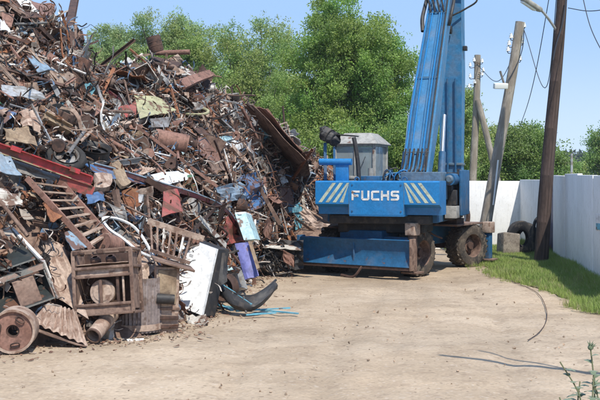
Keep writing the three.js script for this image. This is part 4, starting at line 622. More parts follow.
function settle(o, u, v, out, tilt, flow = 0.6) {
  const p = heap(u, v), n = heapNormal(u, v); p.addScaledVector(n, out); o.position.copy(p);
  qa.setFromUnitVectors(V(0, 0, 1), n);
  const fl = V(0.82, -0.5, 0.28).applyQuaternion(qa.clone().invert()), roll = rnd() < flow ? Math.atan2(fl.y, fl.x) + G() * 0.65 + (rnd() < 0.5 ? Math.PI : 0) : rnd() * 6.283;
  qb.setFromEuler(new THREE.Euler(G() * tilt, G() * tilt, roll, 'ZXY')); o.quaternion.copy(qa).multiply(qb); return p;
}
function spot() { const v = Math.pow(rnd(), 0.8) * 1.06; return [lerp(0.12, 0.985, Math.pow(rnd(), 1.12)), v]; }
const tips = (o) => { o.geometry.boundingBox || o.geometry.computeBoundingBox(); const b = o.geometry.boundingBox; o.updateMatrix(); const r = []; for (const x of [b.min.x, b.min.x / 2, 0, b.max.x / 2, b.max.x]) for (const y of [b.min.y, 0, b.max.y]) r.push(V(x, y, 0).applyMatrix4(o.matrix)); return r; };
const blocked = (p, d) => { const [x, y] = toPx(p); for (const [pg, depth] of masks) if (inside(x, y, pg) && d < depth + 0.28) return true; return false; };
for (const [name, words, cat, count, geos, rustShare, extra, tilt, sc] of KINDS) {
  for (let i = 0, guard = 0; i < count && guard < count * 25; guard++) {
    const [u, v] = spot(), o = new THREE.Mesh(pick(geos), rnd() < rustShare ? pick(RUSTS) : pick(extra));
    const p = settle(o, u, v, R(-0.06, 0.2), tilt), [x, y] = toPx(p);
    if (x < -30 || y > 352 || y < -40 || p.y < 0.05) continue;
    let s = R(...sc) * (v > 0.93 ? 0.8 : 1) * (u > 0.8 ? 0.85 : 1); o.scale.setScalar(s);
    if (blocked(p, -p.z)) { if (rnd() < 0.7) continue; o.position.addScaledVector(heapNormal(u, v), -0.3); }
    if (tips(o).some((q) => blocked(q, -q.z) || q.y < -0.1)) continue;
    o.name = numbered(name); o.castShadow = o.receiveShadow = true; scene.add(o);
    const near = nearest(p), mw = WORD.get(o.material) || 'rusty', size = s > (sc[0] + sc[1]) / 2 ? 'larger' : 'smaller';
    const ax = Math.abs(V(1, 0, 0).applyQuaternion(o.quaternion).y), pose = ax > 0.62 ? 'upright' : ax < 0.25 ? 'level' : 'aslant';
    tag(o, `${size} ${mw} ${words} ${pose === 'upright' ? 'standing steep' : 'lying ' + pose} by ${near}`, cat, `${words.split(' ').pop()} pieces on the scrap heap`); i++;
  }
}
{ // crumbs of scrap between the pieces, too small and too many to count
  const frag = [['sheet_flakes', crumple(0.17, 0.12, 2, 0.02, 0.004), 5200], ['rod_ends', fin(tube(bend(4, 0.34, 0.5), 0.008, 6, 5)), 4500], ['iron_chunks', fin(warp(new THREE.BoxGeometry(0.1, 0.07, 0.06, 2, 1, 1), 0.03, 9), 0.2), 3600], ['curled_swarf', ribbon(0.36, 0.03, 1.1), 6500]];
  const mat = std(rustTex([0.62, 0.56, 0.52], [0.8, 0.76, 0.72], [0.42, 0.34, 0.3]), 0.85);
  const pal = [[0.17, 0.09, 0.06], [0.24, 0.13, 0.09], [0.1, 0.055, 0.04], [0.4, 0.27, 0.19], [0.33, 0.31, 0.29], [0.75, 0.74, 0.72], [0.3, 0.14, 0.07], [0.05, 0.045, 0.045], [0.6, 0.57, 0.53], [0.14, 0.25, 0.42], [0.8, 0.79, 0.77], [0.22, 0.12, 0.08], [0.13, 0.07, 0.05]];
  for (const [n, g, c] of frag) {
    const im = new THREE.InstancedMesh(g, mat, c), o = new THREE.Object3D(), col = new THREE.Color(); im.name = n; im.castShadow = im.receiveShadow = true;
    for (let i = 0; i < c; i++) { const [u, v] = spot(); settle(o, u, v, R(-0.2, 0.08), 1.0); if (o.position.y < 0.03) o.position.y = 0.03; let s = R(0.5, 1.4); if (blocked(o.position, -o.position.z)) s *= 0.01; o.scale.setScalar(s); o.updateMatrix(); im.setMatrixAt(i, o.matrix); const k = pick(pal), b = R(0.8, 1.2); im.setColorAt(i, col.setRGB(k[0] * b, k[1] * b, k[2] * b)); }
    scene.add(im); tag(im, `countless small rusty ${n.replace('_', ' ')} filling the gaps of the heap`, 'scrap', null, 'stuff');
  }
}
{ // flakes and rod ends trodden into the dirt in front of the heap
  const c = 380, im = new THREE.InstancedMesh(crumple(0.1, 0.06, 2, 0.012, 0.004), std(rustTex([0.5, 0.4, 0.34], [0.7, 0.62, 0.56], [0.3, 0.2, 0.16]), 0.9), c), o = new THREE.Object3D(), col = new THREE.Color(); im.name = 'scrap_litter'; im.castShadow = im.receiveShadow = true;
  for (let i = 0; i < c; i++) { const b = poly(BASE, R(0.12, 0.86)), f = Math.pow(rnd(), 2.6) * 1.1; o.position.set(b.x + f * R(0.3, 1), 0.006, b.z + f * R(0.1, 0.8)); o.rotation.set(-Math.PI / 2 + G() * 0.3, G() * 0.3, R(0, 6)); o.scale.set(R(0.2, 1.1), R(0.15, 0.8), 1); o.updateMatrix(); im.setMatrixAt(i, o.matrix); const k = pick([[0.3, 0.17, 0.12], [0.2, 0.12, 0.09], [0.6, 0.55, 0.5], [0.4, 0.3, 0.24]]); im.setColorAt(i, col.setRGB(...k)); }
  scene.add(im); tag(im, 'small rust flakes littering the dirt at the foot of the heap', 'litter', null, 'stuff');
}
{ // litter on the dirt along the foot of the heap, and pebbles over the yard
  const g = fin(warp(new THREE.IcosahedronGeometry(0.026, 0), 0.02, 40), 0.1), c = 2600, im = new THREE.InstancedMesh(g, std(rustTex([0.5, 0.44, 0.38], [0.62, 0.55, 0.48], [0.36, 0.3, 0.26]), 0.95), c), o = new THREE.Object3D(), col = new THREE.Color(); im.name = 'pebbles'; im.castShadow = im.receiveShadow = true;
  for (let i = 0; i < c; i++) {
    let x, d; if (i < 1100) { const b = poly(BASE, R(0.1, 0.95)); x = b.x + Math.abs(G()) * 0.5; d = -b.z - Math.abs(G()) * 0.35; } else { d = 8 + 19 * Math.pow(rnd(), 0.9); x = R(-0.33, 0.34) * d; }
    o.position.set(x, R(-0.012, 0.004), -d); o.rotation.set(R(0, 6), R(0, 6), R(0, 6)); const s = Math.pow(rnd(), 4) * 0.7 + 0.1; o.scale.set(s * R(0.7, 1.8), s * 0.45, s); o.updateMatrix(); im.setMatrixAt(i, o.matrix); const k = rnd(); col.setRGB(0.6 * k + 0.42, 0.5 * k + 0.36, 0.4 * k + 0.3); im.setColorAt(i, col);
  }
  scene.add(im); tag(im, 'scattered pebbles and crumbs of rust on the dirt yard', 'pebbles', null, 'stuff');
}

// ---------------------------------------------------------------- wheeled material handler
{
  const t = thing('material_handler', 'blue wheeled material handler with a raised boom parked beside the scrap heap', 'excavator', V(2.52, 0, -24.6));
  const yawU = -18 * Math.PI / 180, yawC = -33 * Math.PI / 180, rotU = new THREE.Matrix4().makeRotationY(yawU), rotC = new THREE.Matrix4().makeRotationY(yawC);
  const U = (n, g, m, p = t, c = 0.5) => mesh(n, fin(g, c).applyMatrix4(rotU), m, p), C = (n, g, m, p = t, c = 0.5) => mesh(n, fin(g, c).applyMatrix4(rotC), m, p);
  // counterweight: middle block to the bottom edge, ends cut away below
  const mid = [[1.9, 1.42], [2.73, 1.42], [2.73, 2.14], [2.7, 2.17], [1.9, 2.17]], end = [[1.9, 1.42], [2.46, 1.42], [2.5, 1.58], [2.73, 1.655], [2.73, 2.14], [2.7, 2.17], [1.9, 2.17]];
  const ext = (pr, x0, x1) => prism(pr.map(([z, y]) => [-z, y]), x1 - x0).rotateY(Math.PI / 2).translate(x0, 0, 0);
  const cw = U('counterweight', join([ext(mid, -0.62, 0.62), ext(end, 0.62, 1.4), ext(end, -1.4, -0.62)]), M.fuchs, t, 0.2);
  U('base_lip', boxAt(-0.62, 0.62, 1.385, 1.425, 1.9, 2.725), M.fuchs, cw);
  const zf = 2.731;
  for (const s of [-1, 1]) for (let i = 0; i < 4; i++) { const x = 1.33 - i * 0.165; const q = [[x, 1.69], [x - 0.082, 1.69], [x - 0.41, 2.125], [x - 0.328, 2.125]].map(([a, b]) => [clamp(a, 0.62, 1.385) * s, b]); U('warning_stripe', prism(s > 0 ? q : q.reverse(), 0.004).translate(0, 0, zf), M.stripe, cw); }
  { // raised lettering F U C H S
    const b = 0.045, h = 0.215, w = 0.185, Lt = {
      F: [[[0, 0], [b, 0], [b, h], [0, h]], [[b, h - b], [w, h - b], [w, h], [b, h]], [[b, 0.075], [w * 0.85, 0.075], [w * 0.85, 0.13], [b, 0.13]]],
      U: [[[0, 0.03], [b, 0.03], [b, h], [0, h]], [[w - b, 0.03], [w, 0.03], [w, h], [w - b, h]], [[0.03, 0], [w - 0.03, 0], [w, 0.03], [w - b, b], [b, b], [0, 0.03]]],
      C: [[[0, 0.03], [b, 0.05], [b, h - 0.05], [0, h - 0.03]], [[0.03, 0], [w, 0], [w, b], [b, b], [0, 0.03]], [[0, h - 0.03], [b, h - b], [w, h - b], [w, h], [0.03, h]]],
      H: [[[0, 0], [b, 0], [b, h], [0, h]], [[w - b, 0], [w, 0], [w, h], [w - b, h]], [[b, 0.082], [w - b, 0.082], [w - b, 0.137], [b, 0.137]]],
      S: [[[0, 0], [w - 0.03, 0], [w, 0.03], [w - b, b], [0, b]], [[w - b, b], [w, 0.03], [w, 0.105], [w - 0.03, 0.137], [w - b, 0.082]], [[0.03, 0.082], [w - b, 0.082], [w - 0.03, 0.137], [b, 0.137], [0, 0.115]], [[0, 0.115], [b, 0.137], [b, h - b], [0.03, h], [0, h - 0.03]], [[b, h - b], [w, h - b], [w, h], [0.03, h]]],
    };
    [...'FUCHS'].forEach((ch, i) => U('letter', join(Lt[ch].map((q) => prism(q, 0.006))).translate(-0.56 + i * 0.222, 1.74, zf), M.lettering, cw));
  }
  for (const x of [-0.55, 0.55]) for (const y of [1.5, 2.08]) U('bolt_head', rod(V(x, y, zf - 0.005), V(x, y, zf + 0.012), 0.022, 0.02, 6), M.fuchsOld, cw);
  for (const x of [-0.55, 0.55]) U('lifting_eye', new THREE.TorusGeometry(0.05, 0.016, 8, 16).translate(x, 2.2, 2.3), M.fuchsOld, cw);
  U('seam', boxAt(0.615, 0.625, 1.43, 2.14, zf - 0.002, zf + 0.003, 0.001), M.hoodGrey, cw); U('seam', boxAt(-0.625, -0.615, 1.43, 2.14, zf - 0.002, zf + 0.003, 0.001), M.hoodGrey, cw);
  // house
  U('deck', boxAt(-1.36, 1.2, 1.22, 1.72, -1.7, 1.9), M.fuchsOld);
  U('engine_hood', boxAt(0.36, 1.28, 1.73, 2.37, 1.1, 1.88, 0.02), M.hoodGrey);
  U('engine_hood', boxAt(-0.5, 1.28, 1.73, 2.2, -0.4, 1.09, 0.02), M.hoodGrey);
  U('pump_box', boxAt(-0.6, -0.15, 1.73, 2.28, 1.25, 1.8, 0.02), M.fuchsOld);
  U('fuel_tank', boxAt(-1.34, -0.72, 1.73, 2.1, 0.8, 1.85, 0.02), M.fuchsOld);
  U('radiator', boxAt(1.0, 1.38, 1.25, 2.36, -0.7, 1.0, 0.01), M.black);
  U('side_door', boxAt(1.5, 1.57, 1.34, 2.42, -0.5, 0.7, 0.02), M.fuchsOld); U('side_door', boxAt(1.39, 1.5, 1.32, 2.44, 0.28, 0.34, 0.01), M.black);
  U('air_filter', rod(V(1.37, 2.2, 0.5), V(1.37, 2.2, 1.3), 0.14, 0.14, 24), M.fuchsOld); U('filter_cap', rod(V(1.37, 2.2, 1.3), V(1.37, 2.2, 1.36), 0.1, 0.06, 24), M.hoodGrey);
  U('battery_box', boxAt(1.25, 1.52, 1.3, 1.58, 0.75, 1.2, 0.01), M.cabGrey); U('step_box', boxAt(1.22, 1.48, 1.6, 1.95, 0.8, 1.0, 0.01), M.black);
  for (let i = 0; i < 14; i++) { const x = R(-0.2, 0.35), z = R(1.15, 1.75); U('hose', tube([V(x, 1.75, z), V(x + G() * 0.1, R(2.15, 2.42), z + G() * 0.1), V(x + R(0, 0.3), R(2.15, 2.5), z + G() * 0.2), V(x + R(0, 0.4), 1.9, z - R(0, 0.5))], 0.018, 16, 6), pick([M.fuchs, M.fuchsOld, M.black, M.fuchsBoom])); }
  U('oil_can', rod(V(-0.42, 2.28, 1.55), V(-0.42, 2.46, 1.55), 0.06), M.cabGrey);
  // handrail frame with the roll, exhaust and hose coil
  const hr = U('guard_frame', join([bar(V(-1.38, 1.75, 2.0), V(-1.42, 3.05, 1.9), 0.07, 0.07), bar(V(-1.16, 1.75, 2.0), V(-1.2, 2.95, 1.9), 0.05, 0.05)]), M.fuchsOld);
  U('roll', rod(V(-1.46, 2.6, 2.2), V(-0.7, 2.6, 2.2), 0.075, 0.075, 20), M.fuchs, hr); U('tower_plate', boxAt(-1.08, -0.78, 2.1, 2.56, 2.12, 2.22), M.fuchs, hr);
  U('exhaust_pipe', tube([V(-0.58, 2.1, 2.0), V(-0.6, 2.5, 2.0), V(-0.66, 2.95, 2.0), V(-0.71, 3.16, 1.98)], 0.05, 16, 10), M.black);
  U('tarpaulin_bundle', warp(new THREE.IcosahedronGeometry(0.2, 4), 0.09, 7).applyMatrix4(X4([-1.3, 3.2, 1.95], [0.2, 0.1, -0.5], [1.25, 0.75, 0.8])), M.black, t, 0.4);
  for (const k of [-0.12, 0.02, 0.14]) U('tie_strap', new THREE.TorusGeometry(0.19, 0.014, 6, 24).rotateY(1.3).applyMatrix4(X4([-1.3 + k, 3.2 - k * 0.55, 1.95], [0.1, 0, -0.4], [1, 0.85, 0.9])), M.rubber);
  U('cab_awning', rbox(0.5, 0.03, 0.4, 0.01, [-0.95, 3.22, 1.75], [0, 0, -0.08]), M.black);
  U('work_lamp', rbox(0.16, 0.13, 0.1, 0.02, [-1.45, 3.36, 1.95], [0, 0.2, 0.3]), M.black); U('awning_post', bar(V(-1.18, 2.9, 1.9), V(-1.1, 3.24, 1.8), 0.03), M.black);
  U('wiper', bar(V(-1.0, 2.3, 0.55), V(-0.8, 2.75, 0.55), 0.012, 0.012), M.black);
  // cab
  const cx0 = -1.62, cx1 = -0.56, cz0 = -0.85, cz1 = 0.52, cy0 = 1.73, cy1 = 3.08, cab = new THREE.Group(); cab.name = 'cab'; t.add(cab);
  const post = 0.075;
  for (const x of [cx0, cx1 - post]) for (const z of [cz0, cz1 - post]) U('cab_post', boxAt(x, x + post, cy0, cy1, z, z + post), M.cabGrey, cab);
  for (const y of [cy0, cy1 - post, 2.2]) { U('cab_rail', boxAt(cx0 + post, cx1 - post, y, y + post, cz1 - post, cz1), M.cabGrey, cab); U('cab_rail', boxAt(cx1 - post, cx1, y + 0.001, y + post - 0.001, cz0 + post, cz1 - post), M.cabGrey, cab); U('cab_rail', boxAt(cx0, cx0 + post, y + 0.001, y + post - 0.001, cz0 + post, cz1 - post), M.cabGrey, cab); }
  U('lower_panel', boxAt(cx0 + post, cx1 - post, cy0 + post, 2.2, cz1 - 0.06, cz1 - 0.02), M.cabGrey, cab); U('lower_panel', boxAt(cx1 - 0.06, cx1 - 0.02, cy0 + post, 2.2, cz0 + post, cz1 - post), M.cabGrey, cab); U('lower_panel', boxAt(cx0 + 0.02, cx0 + 0.06, cy0 + post, 2.2, cz0 + post, cz1 - post), M.cabGrey, cab);
  U('window_pane', boxAt(cx0 + post, cx1 - post, 2.275, cy1 - post, cz1 - 0.045, cz1 - 0.037, 0.001), M.glass, cab); U('window_pane', boxAt(cx1 - 0.045, cx1 - 0.037, 2.275, cy1 - post, cz0 + post, cz1 - post, 0.001), M.glass, cab); U('window_pane', boxAt(cx0 + 0.037, cx0 + 0.045, 2.275, cy1 - post, cz0 + post, cz1 - post, 0.001), M.glass, cab); U('window_pane', boxAt(cx0 + post, cx1 - post, 2.1, cy1 - post, cz0 + 0.02, cz0 + 0.028, 0.001), M.glass, cab);
  U('window_bar', boxAt(-1.1, -1.06, 2.275, cy1 - post, cz1 - 0.03, cz1), M.cabGrey, cab);
  const rw = 0.06; U('cab_roof', hexa([V(cx0 - rw, cy1, cz1 + rw), V(cx1 + rw, cy1, cz1 + rw), V(cx1 - 0.2, cy1 + 0.26, cz1 - 0.35), V(cx0 + 0.2, cy1 + 0.26, cz1 - 0.35), V(cx0 - rw, cy1, cz0 - rw), V(cx1 + rw, cy1, cz0 - rw), V(cx1 - 0.2, cy1 + 0.26, cz0 + 0.25), V(cx0 + 0.2, cy1 + 0.26, cz0 + 0.25)]), M.cabGrey, cab, 0.1);
  U('roof_edge', boxAt(cx0 - rw - 0.01, cx1 + rw + 0.01, cy1 - 0.03, cy1 - 0.001, cz0 - rw - 0.01, cz1 + rw + 0.01), M.cabGrey, cab);
  U('driver_seat', join([rbox(0.45, 0.14, 0.45, 0.05, [-1.1, 2.1, -0.1]), rbox(0.43, 0.6, 0.12, 0.05, [-1.1, 2.45, 0.16])]), M.rubber, cab);
  U('seat_headrest', rbox(0.26, 0.18, 0.09, 0.04, [-1.1, 2.83, 0.17]), M.rubber, cab);
  // boom
  const bp = V(0, 1.95, -1.42), bt = V(0, 9.9, -7.2), bd = bt.clone().sub(bp).normalize(), bn = V(0, 1, 0).cross(V(1, 0, 0)).set(0, -bd.z, bd.y); if (bn.z < 0) bn.negate();
  const BQ = (k, x, n) => bp.clone().lerp(bt, k).add(V(x, 0, 0)).addScaledVector(bn, n);
  const seg = (k0, k1, w0, w1, n0, n1, h0, h1) => hexa([BQ(k0, -w0, n0), BQ(k0, w0, n0), BQ(k0, w0, n0 - h0), BQ(k0, -w0, n0 - h0), BQ(k1, -w1, n1), BQ(k1, w1, n1), BQ(k1, w1, n1 - h1), BQ(k1, -w1, n1 - h1)]);
  const boom = U('boom', join([seg(0.0, 0.28, 0.36, 0.36, 0.16, 0.3, 0.36, 0.62), seg(0.28, 1, 0.36, 0.26, 0.3, 0.16, 0.62, 0.34)]), M.fuchsBoom, t, 0.2);
  U('boom_foot', join([box(0.05, 0.8, 0.7, [-0.47, 1.85, -1.42]), box(0.05, 0.8, 0.7, [0.47, 1.85, -1.42])]), M.fuchsOld); U('pivot_pin', rod(V(-0.55, 1.95, -1.42), V(0.55, 1.95, -1.42), 0.08), M.chrome);
  for (const [x, m] of [[-0.3, M.fuchs], [-0.23, M.fuchsOld], [-0.15, M.fuchs], [0.08, M.fuchsBoom], [0.15, M.fuchs], [0.22, M.fuchsOld], [0.29, M.black]]) U('hydraulic_line', new THREE.TubeGeometry(new THREE.CatmullRomCurve3([0.04, 0.16, 0.28, 0.5, 0.75, 0.98].map((k) => BQ(k, x * (k < 0.28 ? 1 : lerp(1, 0.78, (k - 0.28) / 0.72)), (k < 0.28 ? lerp(0.16, 0.3, k / 0.28) : lerp(0.3, 0.16, (k - 0.28) / 0.72)) + 0.04))), 40, 0.022, 6), m, boom);
  for (const k of [0.1, 0.36, 0.62, 0.88]) U('line_clamp', bar(BQ(k, -0.33 + k * 0.06, (k < 0.28 ? 0.16 + k * 0.5 : 0.34 - k * 0.19) + 0.06), BQ(k, 0.33 - k * 0.06, (k < 0.28 ? 0.16 + k * 0.5 : 0.34 - k * 0.19) + 0.06), 0.03, 0.02), M.hoodGrey, boom);
  for (let i = 0; i < 6; i++) { const x = -0.3 + i * 0.11; U('hose', tube([V(x, 1.9, -0.9), V(x + 0.02, 2.3, -0.85), BQ(0.05, x, 0.3), BQ(0.11, x, 0.28)], 0.024, 20, 6), M.rubber); }
  for (let i = 0; i < 4; i++) { const x = 0.2 - i * 0.13; U('hose', tube([BQ(0.62, x, 0.3), BQ(0.66, x - 0.1, 0.42), BQ(0.7, x - 0.22 - i * 0.02, 0.36), BQ(0.76, x - 0.1, 0.3)], 0.026, 20, 6), M.rubber); }
  U('hose_bundle', tube([BQ(0.56, -0.38, 0.12), BQ(0.6, -0.43, 0.2), BQ(0.66, -0.42, 0.16), BQ(0.75, -0.36, 0.12)], 0.06, 20, 8), M.black);
  U('hanging_hose', tube([BQ(0.58, 0.36, 0.1), BQ(0.6, 0.42, 0.3), BQ(0.66, 0.46, 0.36), BQ(0.74, 0.38, 0.2)], 0.05, 20, 8), M.black);
  for (const s of [-1, 1]) { // lift cylinders
    const a = V(s * 0.52, 1.65, -2.3), b = BQ(0.27, s * 0.48, -0.25), mm = a.clone().lerp(b, 0.55); U('lift_cylinder', rod(a, mm, 0.1, 0.1, 18), M.fuchsOld); U('piston_rod', rod(mm, b, 0.055, 0.055, 16), M.chrome);
  }
  // stick hanging from the boom tip, and the grab below it
  const sx = 0.02, sz = -7.25, stick = U('stick', join([hexa([V(sx - 0.3, 10.2, sz + 0.25), V(sx + 0.3, 10.2, sz + 0.25), V(sx + 0.3, 10.2, sz - 0.4), V(sx - 0.3, 10.2, sz - 0.4), V(sx - 0.36, 5.5, sz + 0.3), V(sx + 0.36, 5.5, sz + 0.3), V(sx + 0.36, 5.5, sz - 0.4), V(sx - 0.36, 5.5, sz - 0.4)]), hexa([V(sx - 0.36, 5.5, sz + 0.3), V(sx + 0.36, 5.5, sz + 0.3), V(sx + 0.36, 5.5, sz - 0.4), V(sx - 0.36, 5.5, sz - 0.4), V(sx - 0.33, 1.9, sz + 0.2), V(sx + 0.33, 1.9, sz + 0.2), V(sx + 0.33, 1.9, sz - 0.25), V(sx - 0.33, 1.9, sz - 0.25)])]), M.fuchsBoom, t, 0.1);
  for (const x of [-0.08, 0.16]) U('hydraulic_line', rod(V(sx + x, 2.2, sz + 0.27), V(sx + x, 5.3, sz + 0.36), 0.03), M.fuchsOld, stick);
  U('stick_collar', boxAt(sx - 0.37, sx + 0.37, 2.6, 2.68, sz - 0.3, sz + 0.28), M.hoodGrey, stick); U('stick_bracket', boxAt(sx + 0.36, sx + 0.48, 6.2, 6.34, sz - 0.1, sz + 0.1), M.black, stick);
  U('stick_cylinder', rod(V(sx - 0.02, 6.9, sz + 0.5), V(sx - 0.02, 9.6, sz + 0.55), 0.09), M.fuchs); U('cylinder_end', rod(V(sx - 0.12, 6.8, sz + 0.5), V(sx + 0.08, 6.8, sz + 0.5), 0.13), M.black);
  U('hanging_hose', tube([V(sx + 0.1, 8.2, sz + 0.5), V(sx + 0.7, 8.1, sz + 0.5), V(sx + 0.85, 7.7, sz + 0.4), V(sx + 0.5, 7.45, sz + 0.4), V(sx, 7.2, sz + 0.5)], 0.03, 24, 6), M.rubber);
  const grab = new THREE.Group(); grab.name = 'grab'; t.add(grab); U('grab_head', rod(V(sx, 1.45, sz), V(sx, 1.95, sz), 0.24, 0.2), M.black, grab);
  for (let i = 0; i < 5; i++) { const a = i * 1.2566, c = Math.cos(a), s = Math.sin(a); U('tine', tube([V(sx + c * 0.2, 1.5, sz + s * 0.2), V(sx + c * 0.5, 1.15, sz + s * 0.5), V(sx + c * 0.42, 0.6, sz + s * 0.42), V(sx + c * 0.08, 0.25, sz + s * 0.08)], 0.07, 16, 6), M.rustDark, grab); }
  // undercarriage
  U('belly_filler', boxAt(-1.1, 0.9, 0.98, 1.22, 0.75, 1.95, 0.03), M.black); U('belly_filler_bar', boxAt(-1.2, 1.1, 1.2, 1.4, 1.8, 2.3, 0.02), M.black);  // black boxes and hoses added to keep the gap under the house dark
  for (let i = 0; i < 16; i++) { const x = R(-1.0, 0.9), z = R(0.6, 1.9); U('hose', tube([V(x, 1.25, z), V(x + G() * 0.15, R(0.8, 1.0), z + G() * 0.2), V(x + G() * 0.3, R(0.75, 0.95), z - R(0.1, 0.5)), V(x * 0.5, 1.05, z * 0.4)], R(0.018, 0.03), 16, 6), pick([M.black, M.rubber, M.rustDark])); }
  C('valve_block', boxAt(-0.4, 0.35, 1.04, 1.2, 0.85, 1.5, 0.02), M.rustDark); C('fender', boxAt(-1.3, -0.6, 1.06, 1.1, 0.9, 2.0, 0.01), M.rustDark);
  C('turntable', rod(V(0, 1.03, 0), V(0, 1.23, 0), 0.62, 0.62, 36), M.rustDark);
  C('chassis', boxAt(-0.55, 0.55, 0.58, 1.04, -2.1, 2.1, 0.03), M.fuchsOld);
  C('deck_plate', boxAt(0.3, 1.28, 1.05, 1.1, -2.0, -0.4, 0.01), M.rust); C('deck_plate', boxAt(-1.28, -0.3, 1.05, 1.1, -2.0, -0.4, 0.01), M.rust); C('tool_box', boxAt(0.75, 1.2, 1.1, 1.24, -1.0, -0.55, 0.02), M.rustDark);
  for (const z of [1.45, -1.45]) { C('axle', join([rod(V(-1.0, 0.53, z), V(1.0, 0.53, z), 0.1), rbox(0.34, 0.34, 0.34, 0.08, [0, 0.55, z])]), M.rustDark); }
  const tread = [[0.29, -0.24], [0.36, -0.26], [0.49, -0.235], [0.53, -0.17], [0.53, 0.17], [0.49, 0.235], [0.36, 0.26], [0.29, 0.24]];
  for (const [x, z, st] of [[1.04, 1.4, -0.1], [-1.04, 1.4, -0.1], [1.06, -1.45, -0.36], [-1.06, -1.45, -0.36]]) {
    const w = new THREE.Group(); w.name = 'wheel'; t.add(w); const mt = rotC.clone().multiply(X4([x, 0.53, z], [0, st, 0])), W = (n, g, m, c = 0.5) => mesh(n, fin(g, c).applyMatrix4(mt), m, w), sgn = Math.sign(x);
    W('tyre', L2(tread, 44).rotateZ(-Math.PI / 2), M.tyreMud);
    const lugs = []; for (let i = 0; i < 26; i++) for (const sd of [-1, 1]) lugs.push(box(0.2, 0.035, 0.055, [0, 0, 0], [0, sd * 0.5, 0]).translate(sd * 0.12, 0.535, 0).applyMatrix4(X4([0, 0, 0], [(i + (sd > 0 ? 0.5 : 0)) * Math.PI / 13, 0, 0]))); const lg = W('tread_lugs', join(lugs), M.tyreMud); lg.userData.kind = 'stuff';
    W('rim', L2([[0.06, 0.1], [0.15, 0.1], [0.17, 0.02], [0.25, 0.0], [0.27, 0.2], [0.3, 0.24], [0.3, 0.2], [0.28, 0.0], [0.28, -0.2]].map(([a, b]) => [a, b * 1]), 32).rotateZ(-Math.PI / 2 * sgn), M.rust);
    W('hub', rod(V(0, 0, 0), V(sgn * 0.16, 0, 0), 0.12, 0.09, 20), M.rustDark);
  }
  // blade at the front, with its arms
  const bl = (u, v) => V(-1.42 + 2.84 * u, 0.88 - 0.62 * v, 2.42 - 0.1 * Math.sin(v * Math.PI)); C('blade', sheet(2, 10, bl, 0.04), M.fuchsOld, t, 0.9);
  const blade = t.children[t.children.length - 1]; C('blade_edge', boxAt(-1.42, 1.42, 0.2, 0.27, 2.4, 2.44, 0.005), M.rustDark, blade); C('blade_seam', boxAt(-0.015, 0.015, 0.26, 0.88, 2.34, 2.415, 0.003), M.fuchsOld, blade); C('end_plate', boxAt(1.42, 1.46, 0.2, 0.9, 2.2, 2.46, 0.01), M.rust, blade); C('end_plate', boxAt(-1.5, -1.42, 0.24, 0.9, 2.2, 2.46, 0.01), M.fuchsOld, blade);
  for (const x of [-0.4, 0.4]) C('blade_arm', bar(V(x, 0.72, 1.9), V(x, 0.5, 2.32), 0.12, 0.16), M.fuchsOld, blade);
  // stabilisers: post, head box and foot plate
  for (const [x, z, h] of [[1.36, -2.15, 1.1], [-1.36, -2.15, 1.1], [1.3, 2.05, 1.24]]) {
    const s = C('stabiliser', boxAt(x - 0.07, x + 0.07, 0.16, h - 0.28, z - 0.1, z + 0.1, 0.015), z < 0 ? M.fuchsOld : M.rust);
    C('head_box', boxAt(x - 0.12, x + 0.12, h - 0.28, h, z - 0.15, z + 0.15, 0.02), M.rustPale, s); C('foot_plate', boxAt(x - 0.19, x + 0.19, 0.12, 0.16, z - 0.19, z + 0.19, 0.005), M.rust, s); C('cross_beam', bar(V(x, 0.8, z), V(Math.sign(x) * 0.5, 0.8, z * 0.93), 0.18, 0.22), M.fuchsOld, s);
  }
  C('tow_chain', tube([V(0.3, 0.6, 2.2), V(0.2, 0.2, 2.45), V(0.05, 0.02, 2.5), V(-0.3, 0.03, 2.45)], 0.03, 20, 6), M.rustDark);
}

